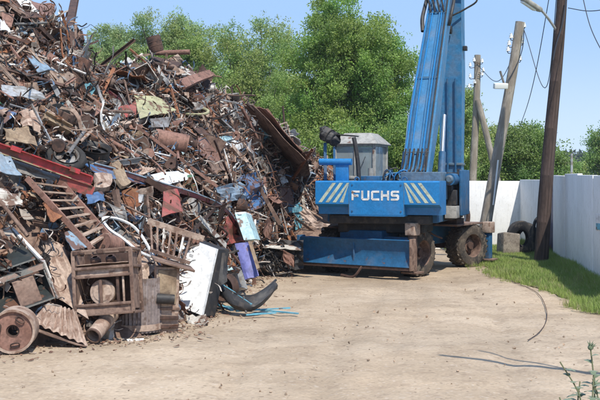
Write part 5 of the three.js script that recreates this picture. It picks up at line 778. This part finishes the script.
// ---------------------------------------------------------------- things by the far corner of the yard
{
  const mCon = std(rustTex([0.2, 0.17, 0.14], [0.27, 0.235, 0.19], [0.14, 0.115, 0.09]), 0.95, 0, bumpRust, 0.012);
  const c = mesh('concrete_block', fin(warp(new RoundedBoxGeometry(0.62, 0.78, 0.5, 2, 0.05), 0.03, 3), 0.5), mCon); c.scale.setScalar(0.85); c.position.set(5.95, 0.3, -28.6); c.rotation.set(-0.1, 0.3, -0.08); tag(c, 'rough grey-brown concrete block standing on the grass behind the rear stabiliser', 'block');
  const tire = (x, d, rx, ry, label) => { const t = thing('worn_tyre_ring', label, 'tyre', V(x, 0.47, -d), 'worn tyres by the wall'); t.rotation.set(rx, ry, 0); mesh('tread_ring', fin(L2([[0.27, -0.11], [0.4, -0.12], [0.48, -0.09], [0.49, 0], [0.48, 0.09], [0.4, 0.12], [0.27, 0.11], [0.25, 0.1], [0.37, 0], [0.25, -0.1], [0.27, -0.11]], 36).rotateX(Math.PI / 2), 0.7), M.rubber, t); return t; };
  tire(6.42, 28.7, -0.18, -0.9, 'worn black tyre leaning between the concrete block and the white wall'); tire(6.5, 29.4, -0.15, 0.5, 'second worn tyre standing behind the leaning one near the wall corner');
  const a = mesh('bent_black_pipe', fin(tube([V(0, 0, 0), V(-0.02, 0.7, 0), V(0.03, 1.0, 0.02), V(0.1, 1.08, 0), V(0.16, 0.98, 0), V(0.2, 0.4, 0.02), V(0.26, 0, 0)], 0.045, 30, 8)), M.black); a.position.set(6.62, 0, -28.3); tag(a, 'black pipe bent into an upright loop before the white wall', 'pipe');
  const pl = mesh('leaning_pole', fin(rod(V(0, 0, 0), V(0.38, 1.75, 0.35), 0.035, 0.03, 10)), M.rustDark); pl.position.copy(GP(581, 276)); tag(pl, 'dark metal pole leaning against the long white wall', 'pole');
  const sg = thing('wall_sign', 'small pale blue and white sign fixed on the long white wall', 'sign', V(5.98, 1.35, -19.85)); sg.rotation.y = -Math.PI / 2 + 0.12; mesh('sign_plate', fin(rbox(0.5, 0.34, 0.02, 0.005)), M.white, sg); mesh('blue_field', fin(rbox(0.46, 0.13, 0.004, 0.001, [0, -0.08, 0.013])), M.turq, sg);
}
// ---------------------------------------------------------------- poles, lamps and wires
const mPole = std(tex(256, (u, v, c) => { const a = fbm(u * 24, v * 2, 24, 401, 4), b = fbm(u * 4, v * 4, 4, 405, 4); const o = mix3([0.04, 0.026, 0.021], [0.09, 0.06, 0.05], sstep(0.35, 0.7, a * 0.7 + b * 0.3)); for (let q = 0; q < 3; q++) c[q] = o[q]; }), 0.9, 0, bumpRust, 0.01);
const mGrey = std(tex(256, (u, v, c) => { const a = fbm(u * 24, v * 2, 24, 411, 4), b = fbm(u * 4, v * 4, 4, 415, 4); let o = mix3([0.24, 0.205, 0.165], [0.38, 0.34, 0.29], sstep(0.35, 0.7, a * 0.6 + b * 0.4)); o = mix3(o, [0.1, 0.085, 0.07], sstep(0.62, 0.72, a) * 0.8); for (let q = 0; q < 3; q++) c[q] = o[q]; }), 0.9, 0, bumpRust, 0.01);
function poleGeo(a, b, r0, r1) { const L = a.distanceTo(b), g = new THREE.CylinderGeometry(r1, r0, L, 16, 14), p = g.attributes.position; for (let i = 0; i < p.count; i++) { const y = p.getY(i), an = Math.atan2(p.getZ(i), p.getX(i)), k = 1 + 0.06 * (wn(an * 2 + 20, y * 0.8, 88, 2) - 0.5) * 2; p.setX(i, p.getX(i) * k + 0.02 * Math.sin(y * 0.9)); p.setZ(i, p.getZ(i) * k); } const uv = g.attributes.uv; for (let i = 0; i < uv.count; i++) uv.setXY(i, uv.getX(i), uv.getY(i) * L / 1.2); g.computeVertexNormals(); return g.applyMatrix4(new THREE.Matrix4().compose(a.clone().add(b).multiplyScalar(0.5), new THREE.Quaternion().setFromUnitVectors(V(0, 1, 0), b.clone().sub(a).normalize()), V(1, 1, 1))); }
function insulator(t, p, side) { const k = new THREE.Group(); k.name = 'insulator'; k.position.copy(p); t.add(k); mesh('bracket', fin(tube([V(-side * 0.16, -0.02, 0), V(0, -0.03, 0), V(side * 0.02, 0.06, 0)], 0.012, 8, 6)), M.rustDark, k); mesh('bell', fin(L2([[0.001, 0.17], [0.035, 0.16], [0.03, 0.12], [0.055, 0.1], [0.05, 0.06], [0.065, 0.03], [0.03, 0.02], [0.001, 0.02]], 14)), M.ceramic, k); }
let poleTop, pole2Top, pole3Top;
{ // dark street lamp pole on the verge
  const o = GP(540, 265), a = V(0, -0.1, 0), b = P(566, -60, 25.5).sub(o); const t = thing('street_lamp_pole', 'thick dark brown wooden street lamp pole standing on the grass verge', 'lamp pole', o); poleTop = b.clone().add(o);
  mesh('pole', poleGeo(a, b, 0.185, 0.12), mPole, t);
  const at = (px, py, dz = 0) => P(px, py, 25.5 - dz).sub(o), L = mesh('lamp_arm', fin(tube([at(556, 30), at(550, 21, 0.15), at(543, 12, 0.3), at(538, 7, 0.35)], 0.035, 16, 8)), M.galv, t);
  mesh('lamp_housing', fin(rbox(0.62, 0.13, 0.26, 0.05, [0, 0, 0]).applyMatrix4(new THREE.Matrix4().makeTranslation(...at(531, 4, 0.4).toArray()).multiply(X4([0, 0, 0], [0.25, 0.2, -0.55]))), 0.8), M.cabGrey, t);
  mesh('lamp_lens', fin(rbox(0.42, 0.05, 0.2, 0.02).applyMatrix4(new THREE.Matrix4().makeTranslation(...at(531, 4, 0.4).toArray()).multiply(X4([0, 0, 0], [0.25, 0.2, -0.55])).multiply(X4([-0.04, -0.08, 0]))), 0.8), M.ceramic, t);
  mesh('feed_cable', fin(tube([at(566, 0, 0.2), at(562, 25, 0.22), at(556, 45, 0.22), at(553, 60, 0.2)], 0.018, 16, 6)), M.wire, t);
}
{ // leaning grey pole before the wall
  const o = V(5.08, 0, -28.2), top = P(520, 22, 28.2), t = thing('utility_pole', 'leaning grey weathered utility pole with white insulators and a floodlight', 'utility pole', o), b = top.clone().sub(o); pole2Top = top;
  mesh('pole', poleGeo(V(0, -0.1, 0), b, 0.17, 0.13), mGrey, t);
  for (const [x, y, s] of [[511, 39, -1], [524, 28, 1], [508, 52, -1], [522, 44, 1], [520, 61, 1], [509, 46, -1]]) insulator(t, P(x, y, 28.2).sub(o), s);
  const f = mesh('floodlight', fin(rbox(0.4, 0.16, 0.14, 0.02).applyMatrix4(new THREE.Matrix4().makeTranslation(...P(500.5, 86, 28.0).sub(o).toArray()).multiply(X4([0, 0, 0], [0.2, 0.2, -0.03])))), M.ceramic, t);
  mesh('floodlight_bracket', fin(bar(P(500, 71, 28.05).sub(o), P(504, 84, 28.1).sub(o), 0.05, 0.04)), M.steel, f); mesh('floodlight_arm', fin(bar(P(506, 82, 28.1).sub(o), P(514, 83, 28.2).sub(o), 0.05, 0.04)), M.steel, f);
  mesh('cable', fin(tube([P(524, 30, 28.0).sub(o), P(522, 50, 28.0).sub(o), P(514, 70, 28.0).sub(o), P(507, 82, 28.0).sub(o)], 0.014, 16, 6)), M.wire, t);
  mesh('down_pipe', fin(rod(P(493, 205, 28).sub(o), P(498, 160, 28).sub(o), 0.022)), M.ceramic, t);
}
{ // braced pole behind the wall
  const o = V(6.1, 0, -36), top = P(477.5, 55, 36), t = thing('braced_pole', 'pale wooden utility pole with a slanting brace standing beyond the wall', 'utility pole', o); pole3Top = top;
  mesh('pole', poleGeo(V(0.05, -0.1, 0), top.clone().sub(o), 0.15, 0.115), mGrey, t); mesh('brace', poleGeo(V(1.5, -0.1, 0.3), P(477, 100, 35.8).sub(o), 0.13, 0.11), mGrey, t);
  for (const [x, y, s] of [[470, 67, -1], [482, 63, 1], [470, 78, -1], [482, 76, 1], [469, 88, -1], [483, 72, 1], [474, 62, -1], [474.5, 84, 1]]) insulator(t, P(x, y, 35.85).sub(o), s);
}
{
  const wires = [[P(558, -20, 25.3), P(545, 88, 27), P(524, 30, 28.1), 'sagging wire looping from the lamp pole to the leaning pole'], [P(552, -20, 25.4), P(538, 60, 26.6), P(519, 130, 40), 'long straight wire running down from the lamp pole past the leaning pole'], [P(568, 8, 25.4), P(590, 11, 24), P(640, 2, 21), 'wire leaving the lamp pole over the long wall'], [P(581, -10, 23), P(590, 26, 22.5), P(612, 70, 21), 'single wire hanging above the long wall'], [P(520, 40, 28.1), P(500, 80, 31), P(478, 66, 36), 'slack wire between the leaning pole and the braced pole']];
  for (const [a, b, c, l] of wires) { const m = mesh('overhead_wire', fin(tube([a, b, c].map((p) => p.clone().sub(a)), 0.011, 40, 5)), M.wire); m.position.copy(a); tag(m, l, 'wire'); }
  const a = P(600, 373, 11.63); // leaning lamp pole just outside the view that throws its long shadow across the yard
  const o = V(5.5, 0, -10.36), sh = 6.5 / Math.tan(SUN_EL), tp = V(5.5 - 3.7 + sh * Math.sin(SUN_AZ), 6.5, -(10.36 + 2.42 - sh * Math.cos(SUN_AZ))), t = thing('yard_lamp_pole', 'leaning wooden lamp pole beside the yard entrance', 'lamp pole', o);
  mesh('pole', poleGeo(V(0, -0.1, 0), tp.clone().sub(o), 0.1, 0.04), mPole, t); mesh('lamp_arm', fin(bar(tp.clone().sub(o).multiplyScalar(0.6), V(-1.51, 6.0, 0.96), 0.035, 0.035)), M.galv, t);
}
{ // thin dark line laid over the dirt as a tube
  const pts = [[486, 272], [512, 282], [535, 292], [545, 306], [546, 322], [538, 334], [528, 341]].map(([x, y]) => GP(x, y).setY(0.012)), o = pts[2].clone(), m = mesh('ground_line', fin(tube(pts.map((p) => p.clone().sub(o)), 0.006, 70, 6)), M.rustDark); m.position.copy(o); tag(m, 'thin dark line snaking over the dirt beside the grass verge', 'cable');
}
// ---------------------------------------------------------------- verge and grass
{
  const edge = [[476, 262], [490, 269], [503, 277], [520, 283], [545, 290], [570, 299], [600, 309], [640, 322], [690, 335]].map(([x, y]) => GP(x, y)), wallX = (d) => 7.05 - (27.5 - Math.min(d, 27.5)) * 0.1225 + (d > 27.5 ? 0.02 : 0);
  const left = (d) => { for (let i = 0; i < edge.length - 1; i++) { const a = -edge[i].z, b = -edge[i + 1].z; if (d <= a && d >= b) return lerp(edge[i].x, edge[i + 1].x, (a - d) / (a - b)); } return d > -edge[0].z ? 4.7 : edge[edge.length - 1].x; };
  const d0 = -edge[edge.length - 1].z, d1 = 31.2;
  const g = sheet(10, 60, (u, v) => { const d = lerp(d0, d1, v), l = left(d) + 0.15 * (wn(d * 2, 3, 7) - 0.5), r = wallX(d); return V(lerp(l, r, u), 0.012 + 0.035 * sstep(0, 0.3, u) + 0.03 * (wn(u * 9, d * 2, 5) - 0.5), -d); }, 0.06);
  tag(mesh('verge', fin(g, 0.9), std(rustTex([0.1, 0.12, 0.04], [0.16, 0.15, 0.07], [0.24, 0.19, 0.12]), 1)), 'grassy earth verge along the white wall', 'verge', null, 'structure');
  const blade = (h, w, lean, a) => { const c = Math.cos(a), s = Math.sin(a), p = [], pt = (k, o) => { const l = lean * k * k; return [c * l - s * o, h * k, s * l + c * o]; }; for (const [q, r] of [[0, 0.5], [0.5, 1]]) { const w0 = w * (1 - q), w1 = w * (1 - r); p.push(...pt(q, -w0), ...pt(q, w0), ...pt(r, w1), ...pt(q, -w0), ...pt(r, w1), ...pt(r, -w1)); } return p; };
  const tuft = (n, h) => { const p = []; for (let i = 0; i < n; i++) { const b = blade(h * R(0.5, 1.1), R(0.003, 0.006), R(0.02, 0.1), R(0, 6.28)), ox = G() * 0.05, oz = G() * 0.05; for (let k = 0; k < b.length; k += 3) p.push(b[k] + ox, b[k + 1], b[k + 2] + oz); } const q = new THREE.BufferGeometry(); q.setAttribute('position', new THREE.Float32BufferAttribute(p, 3)); q.computeVertexNormals(); return q; };
  const gm = new THREE.MeshPhysicalMaterial({ color: 0xffffff, roughness: 0.9, transmission: 0.35, thickness: 0, side: THREE.DoubleSide });
  const N = 17000, im = new THREE.InstancedMesh(tuft(12, 0.13), gm, N), o = new THREE.Object3D(), col = new THREE.Color(); im.name = 'grass'; im.castShadow = im.receiveShadow = true;
  let i = 0; while (i < N) { const d = lerp(d0, d1, Math.pow(rnd(), 0.85)), l = left(d), r = wallX(d), x = R(l - 0.6, r - 0.03), e = x - l + (wn(x * 1.5, d * 1.5, 57, 3) - 0.5) * 0.9; if (e < 0.6 && rnd() > 0.04 + (e + 0.35) * wn(x * 3, d * 3, 55) * 1.6) continue; if (wn(x * 1.3, d * 1.3, 59, 3) < 0.36 && rnd() < 0.7) continue; o.position.set(x, 0.02, -d); o.rotation.set(0, R(0, 6.28), 0); const hh = wn(x * 1.2, d * 1.2, 66, 3), near = sstep(0.7, 0.1, r - x); const s = R(0.5, 1.1) * (0.5 + hh) * (1 + near * 1.0); o.scale.set(s, s, s); o.updateMatrix(); im.setMatrixAt(i, o.matrix); const k = wn(x * 2, d * 2, 77, 3), dry = rnd() < 0.12; dry ? col.setRGB(0.42, 0.38, 0.19) : col.setRGB(lerp(0.2, 0.33, k), lerp(0.31, 0.4, k), lerp(0.05, 0.09, k)); im.setColorAt(i, col); i++; }
  scene.add(im); tag(im, 'short bright green grass covering the verge along the white wall', 'grass', null, 'stuff');
}
// ---------------------------------------------------------------- trees
function leafSpray(n, rad, ll, lw) { const p = [], q = new THREE.Quaternion(), v = V(), e = new THREE.Euler(); for (let i = 0; i < n; i++) { q.setFromEuler(e.set(R(0, 6.28), R(0, 6.28), R(0, 6.28))); const c = V(G(), G(), G()).multiplyScalar(rad), l = ll * R(0.7, 1.25), w = lw * R(0.8, 1.2), c4 = [[0, 0, 0], [w, 0.15 * w, l * 0.45], [0, 0, l], [-w, 0.15 * w, l * 0.45]].map((a) => v.set(...a).applyQuaternion(q).add(c).toArray()); p.push(...c4[0], ...c4[1], ...c4[2], ...c4[0], ...c4[2], ...c4[3]); } const g = new THREE.BufferGeometry(); g.setAttribute('position', new THREE.Float32BufferAttribute(p, 3)); g.computeVertexNormals(); return g; }
const mLeaf = new THREE.MeshPhysicalMaterial({ color: 0xffffff, roughness: 0.85, transmission: 0.5, thickness: 0, side: THREE.DoubleSide });
const mBark = std(rustTex([0.13, 0.11, 0.085], [0.2, 0.175, 0.14], [0.07, 0.06, 0.05]), 0.95, 0, bumpRust, 0.02);
const SPRAYS = [leafSpray(16, 0.15, 0.085, 0.024), leafSpray(16, 0.16, 0.095, 0.021), leafSpray(14, 0.14, 0.08, 0.029)];
// lobes: [dx, y, dz, rx, ry, rz, clumps]
function tree(name, label, group, x, d, lobes, { leaf = 0, col = [0.085, 0.15, 0.028], per = 24, spread = 0.42, trunks = 1, size = 1 } = {}) {
  const t = thing(name, label, /bush|shrub/.test(name) ? 'bush' : 'tree', V(x, 0, -d), group), wood = [], clumps = [];
  for (const [dx, y, dz, rx, ry, rz, n] of lobes) for (let i = 0; i < n; i++) { const a = R(0, 6.28), b = Math.acos(R(-1, 1)), r = Math.pow(rnd(), 0.42); clumps.push([V(dx + rx * r * Math.sin(b) * Math.cos(a), y + ry * r * Math.cos(b), dz + rz * r * Math.sin(b) * Math.sin(a)), R(0.6, 1.3)]); }
  const hTop = Math.max(...clumps.map((c) => c[0].y)), fork = []; 
  for (let k = 0; k < trunks; k++) { const bx = trunks > 1 ? G() * 0.5 : 0, bz = trunks > 1 ? G() * 0.5 : 0, lb = lobes[k % lobes.length], tp = V(lb[0] * 0.8, Math.min(hTop * 0.86, lb[1] + lb[4] * 0.5), lb[2]), pts = [V(bx, -0.1, bz), V(bx + G() * 0.15, hTop * 0.22, bz + G() * 0.15), V(lerp(bx, tp.x, 0.6) + G() * 0.2, hTop * 0.5, tp.z * 0.5 + G() * 0.2), tp], cv = new THREE.CatmullRomCurve3(pts), r0 = 0.03 + hTop * 0.013 / Math.sqrt(trunks); fork.push(cv);
    const g = new THREE.TubeGeometry(cv, 18, 1, 8), p = g.attributes.position; for (let j = 0; j <= 18; j++) { const c = cv.getPointAt(j / 18), r = r0 * (1 - 0.85 * j / 18); for (let s = 0; s <= 8; s++) { const q = j * 9 + s; p.setXYZ(q, c.x + (p.getX(q) - c.x) * r, c.y + (p.getY(q) - c.y) * r, c.z + (p.getZ(q) - c.z) * r); } } wood.push(g); }
  clumps.forEach(([c], i) => { if (i % 2) return; const cv = fork[i % fork.length]; let k = clamp((c.y - 0.6) / hTop, 0.12, 0.9) * R(0.75, 1); const a = cv.getPoint(k), m = a.clone().lerp(c, 0.55).add(V(0, -0.15, 0)); wood.push(new THREE.TubeGeometry(new THREE.CatmullRomCurve3([a, m, c]), 6, 0.016 + 0.012 * rnd(), 5)); });
  mesh('trunk', fin(join(wood), 0.9), mBark, t);
  per = Math.round(per * 2.1); const N = clumps.length * per, im = new THREE.InstancedMesh(SPRAYS[leaf], mLeaf, N), o = new THREE.Object3D(), cc = new THREE.Color(); im.name = 'crown'; im.userData.kind = 'stuff'; im.castShadow = im.receiveShadow = true; let q = 0;
  for (const [c, s] of clumps) { const tone = R(0.86, 1.14), yel = R(-0.12, 0.2); for (let i = 0; i < per; i++) { o.position.set(c.x + G() * spread * s, c.y + G() * spread * 0.75 * s, c.z + G() * spread * s); o.rotation.set(R(0, 6.28), R(0, 6.28), R(0, 6.28)); o.scale.setScalar(R(0.7, 1.3) * size); o.updateMatrix(); im.setMatrixAt(q, o.matrix); const k = tone * R(0.8, 1.2); im.setColorAt(q++, cc.setRGB(col[0] * k * (1 + yel), col[1] * k, col[2] * k)); } }
  t.add(im); return t;
}
const Gm = [0.235, 0.375, 0.06], Gl = [0.3, 0.42, 0.11], Gd = [0.19, 0.31, 0.06], Gb = [0.29, 0.4, 0.15];
tree('willow_tree', 'tall full bright green tree standing behind the excavator cab', 'trees behind the heap', 2.0, 40, [[0, 6.9, 0, 2.1, 2.9, 2.0, 95], [-1.2, 5.4, 0, 1.7, 2.7, 1.8, 70], [1.3, 5.3, 0, 1.6, 2.7, 1.7, 70], [0, 2.9, 0.3, 2.9, 1.9, 2, 70]], { col: Gm, per: 26 });
tree('poplar_tree', 'light green tree behind the crest of the heap next to the tall bright tree', 'trees behind the heap', -2.2, 44, [[0, 6.3, 0, 1.9, 2.9, 1.9, 66], [-0.8, 4.6, 0, 1.5, 2.4, 1.6, 40], [1.0, 4.2, 0, 1.3, 2.4, 1.6, 40], [0, 2.6, 0, 2.6, 1.8, 1.8, 40]], { leaf: 1, col: Gl, per: 24, spread: 0.56, trunks: 3 });
tree('poplar_tree', 'light green many-stemmed tree behind the jutting brown channel plate', 'trees behind the heap', -4.6, 45.5, [[0, 6.6, 0, 1.5, 2.7, 1.6, 48], [-1.2, 6.3, 0, 1.2, 2.4, 1.5, 36], [0.9, 4.6, 0, 1.3, 2.4, 1.5, 34], [0, 3, 0, 2.2, 1.6, 1.6, 28]], { leaf: 1, col: Gl, per: 22, spread: 0.56, trunks: 3 });
tree('birch_sapling', 'thin airy tree with open twigs behind the dip in the crest', 'trees behind the heap', -7.0, 46, [[0, 7.6, 0, 1.1, 2.4, 1.2, 46], [-1.5, 7.3, 0, 1.0, 2.1, 1, 40], [1.5, 7.4, 0, 1.0, 2.2, 1, 40], [0, 5.2, 0, 2.6, 1.8, 1.4, 56]], { leaf: 1, col: Gb, per: 17, spread: 0.4, trunks: 5 });
tree('birch_sapling', 'thin airy tree with blue-green leaves behind the peak of the heap', 'trees behind the heap', -9.4, 45, [[0.3, 6.9, 0, 1.0, 2.3, 1.2, 40], [-1.4, 6.4, 0, 0.8, 2.6, 1, 20], [1.4, 6.6, 0, 0.9, 2.0, 1, 38], [0.8, 5.4, 0, 2.2, 1.8, 1.4, 44]], { leaf: 1, col: Gb, per: 16, spread: 0.4, trunks: 4 });
tree('poplar_tree', 'slender tree filling the gap beside the tall bright tree', 'trees behind the heap', -0.35, 47, [[-0.2, 6.6, 0, 0.8, 3.0, 1, 30], [0.3, 4, 0, 1.1, 2.2, 1.2, 24]], { leaf: 1, col: Gl, per: 18, spread: 0.42, trunks: 2 });
tree('leafy_bush', 'dense bush behind the excavator cab at the foot of the tall tree', 'bushes behind the excavator', 1.0, 36, [[0, 2.2, 0, 1.6, 2.2, 1.2, 60], [1.3, 2.0, 0, 1.2, 1.9, 1.1, 34]], { col: Gm, per: 24, trunks: 4 });
tree('leafy_bush', 'dense bush behind the foot of the blue boom', 'bushes behind the excavator', 4.0, 37, [[0, 2.3, 0, 1.5, 2.3, 1.2, 55], [-1.0, 2.0, 0, 1.1, 1.9, 1.1, 30]], { col: Gm, per: 24, trunks: 4 });
tree('willow_tree', 'green tree between the blue stick and the braced pole', 'trees beyond the wall', 6.6, 42, [[0, 3.2, 0, 1.5, 2.2, 1.3, 50], [0.1, 4.6, 0, 0.8, 1.3, 0.9, 18], [-1.2, 2.6, 0, 1.2, 1.9, 1.2, 30]], { col: Gl, per: 24, trunks: 2 });
tree('oak_tree', 'round dark green tree beyond the wall behind the leaning grey pole', 'trees beyond the wall', 9.6, 45, [[0, 3.1, 0, 1.8, 1.5, 1.6, 60], [0.8, 2.4, 0, 1.5, 1.6, 1.4, 34], [-1.0, 2.7, 0, 1.3, 1.5, 1.3, 30]], { leaf: 2, col: Gd, per: 26, size: 1.1 });
tree('leafy_bush', 'pale grey-green bush beyond the wall next to the round dark tree', 'bushes beyond the wall', 10.6, 46, [[0, 1.9, 0, 1.4, 1.4, 1.2, 30]], { leaf: 1, col: [0.14, 0.17, 0.09], per: 20, trunks: 4 });
tree('leafy_bush', 'low sunny bush beyond the wall behind the dark lamp pole', 'bushes beyond the wall', 15.0, 60, [[0, 1.9, 0, 2.2, 1.9, 1.6, 44], [-2, 1.4, 0, 1.4, 1.5, 1.2, 20]], { leaf: 2, col: Gl, per: 22, size: 1.25, trunks: 4 });
tree('oak_tree', 'dark tree standing over the far part of the long wall', 'trees beyond the wall', 19.2, 62, [[0, 4.2, 0, 1.5, 2.0, 1.5, 40], [0.4, 2.4, 0, 1.4, 1.5, 1.4, 24]], { leaf: 2, col: Gd, per: 24, size: 1.25 });
{ // post beyond the wall
  const t = thing('thin_post', 'thin pale post with a wire tip standing beyond the long wall', 'post', V(8.2, 0, -30.2)); mesh('pole', fin(rod(V(0, 0, 0), V(0, 2.95, 0), 0.035)), M.galv, t); mesh('wire_tip', fin(tube([V(0, 2.95, 0), V(0.05, 3.0, 0), V(0.13, 3.08, 0)], 0.01, 8, 5)), M.wire, t);
}
{ // far wooded hill
  const g = sheet(40, 8, (u, v) => { const x = lerp(-220, 420, u), d = lerp(260, 520, v); return V(x, -0.5 + 3.5 * Math.sin(v * Math.PI) * (0.7 + 0.5 * wn(u * 5, 2, 9)), -d); }, 0.5);
  tag(mesh('hill', fin(g, 1), std(rustTex([0.05, 0.075, 0.03], [0.07, 0.1, 0.04], [0.04, 0.06, 0.025]), 1)), 'low far hill under the woods', 'hill', null, 'structure');
  const N = 9000, im = new THREE.InstancedMesh(leafSpray(12, 0.9, 1.1, 0.5), mLeaf, N), o = new THREE.Object3D(), col = new THREE.Color(); im.name = 'far_forest'; im.castShadow = im.receiveShadow = true;
  for (let i = 0; i < N; i++) { const tr = i % 450, u = hash(tr, 3, 9), v = 0.05 + 0.5 * hash(tr, 5, 9), d = lerp(260, 520, v), x = d * lerp(0.14, 0.4, u), y0 = -0.5 + 3.5 * Math.sin(v * Math.PI) * 0.95, h = 4 + 3.5 * hash(tr, 8, 4), k = rnd(); o.position.set(x + G() * 2.2 * (1.2 - k * 0.8), y0 + k * h, -d + G() * 2.2); o.rotation.set(R(0, 6), R(0, 6), R(0, 6)); o.scale.setScalar(R(0.7, 1.3)); o.updateMatrix(); im.setMatrixAt(i, o.matrix); const q = 0.75 + 0.5 * hash(tr, 11, 2); im.setColorAt(i, col.setRGB(0.05 * q, 0.085 * q, 0.03 * q)); }
  scene.add(im); tag(im, 'dark green woods on the far hill', 'forest', null, 'stuff');
}
// ---------------------------------------------------------------- weeds at the near edge of the yard
{
  const mStem = new THREE.MeshStandardMaterial({ color: new THREE.Color(0.16, 0.17, 0.09), roughness: 0.9, side: THREE.DoubleSide }), mW = new THREE.MeshPhysicalMaterial({ color: new THREE.Color(0.17, 0.22, 0.13), roughness: 0.9, transmission: 0.25, thickness: 0, side: THREE.DoubleSide });
  const weed = (px, d, h, lean, label, head) => {
    const t = thing('weed', label, 'weed', V((px - 300) / FOCAL * d, 0, -d), 'weeds at the yard edge'), top = V(lean * h, h, 0), cv = new THREE.CatmullRomCurve3([V(0, 0, 0), V(lean * 0.2 * h, h * 0.5, 0.03), top]);
    mesh('stem', fin(new THREE.TubeGeometry(cv, 14, 0.007, 6)), mStem, t);
    for (let i = 0; i < 9; i++) { const k = 0.12 + i * 0.095, p = cv.getPoint(k), a = i * 2.4, L = R(0.1, 0.2) * (1.15 - k * 0.6), dir = V(Math.cos(a), R(0.25, 0.8), Math.sin(a)).normalize(), sd = V(-Math.sin(a), 0, Math.cos(a)); mesh('leaf', fin(sheet(6, 2, (u, v) => p.clone().addScaledVector(dir, u * L).add(V(0, -0.45 * u * u * L, 0)).addScaledVector(sd, (v - 0.5) * 0.075 * Math.sin(Math.PI * (0.08 + u * 0.9)) * (1 + 0.3 * Math.sin(u * 17))), 0.0015), 0.9), mW, t); }
    if (head) { const hd = mesh('flower_head', fin(warp(new THREE.IcosahedronGeometry(0.028, 1), 0.008, 30)).translate(...top.toArray()), mW, t); for (let i = 0; i < 10; i++) { const a = R(0, 6.28), b = R(-0.3, 1.2); mesh('bract', fin(new THREE.ConeGeometry(0.012, 0.07, 5).translate(0, 0.035, 0).applyMatrix4(new THREE.Matrix4().makeRotationFromEuler(new THREE.Euler(1.2 - b, a, 0, 'YXZ'))).translate(...top.toArray())), mW, hd); } }
  };
  weed(594, 9.3, 0.7, -0.05, 'thistle with a pale head growing at the yard edge', true);
  weed(583, 9.1, 0.6, -0.35, 'bare leaning weed stalk beside the thistle', false);
  weed(600, 9.0, 0.42, -0.12, 'short leafy weed at the foot of the thistle', true);
  weed(590, 8.8, 0.5, 0.06, 'tall leafy weed growing close behind the thistle', false); weed(566, 9.0, 0.3, -0.2, 'small drooping weed at the edge of the weed patch', false);
  weed(576, 9.4, 0.36, 0.1, 'low leafy weed growing apart from the thistle', false);
}
scene.fog = new THREE.FogExp2(new THREE.Color(0.72, 0.81, 0.93), 0.00035);
renderer.render(scene, camera);
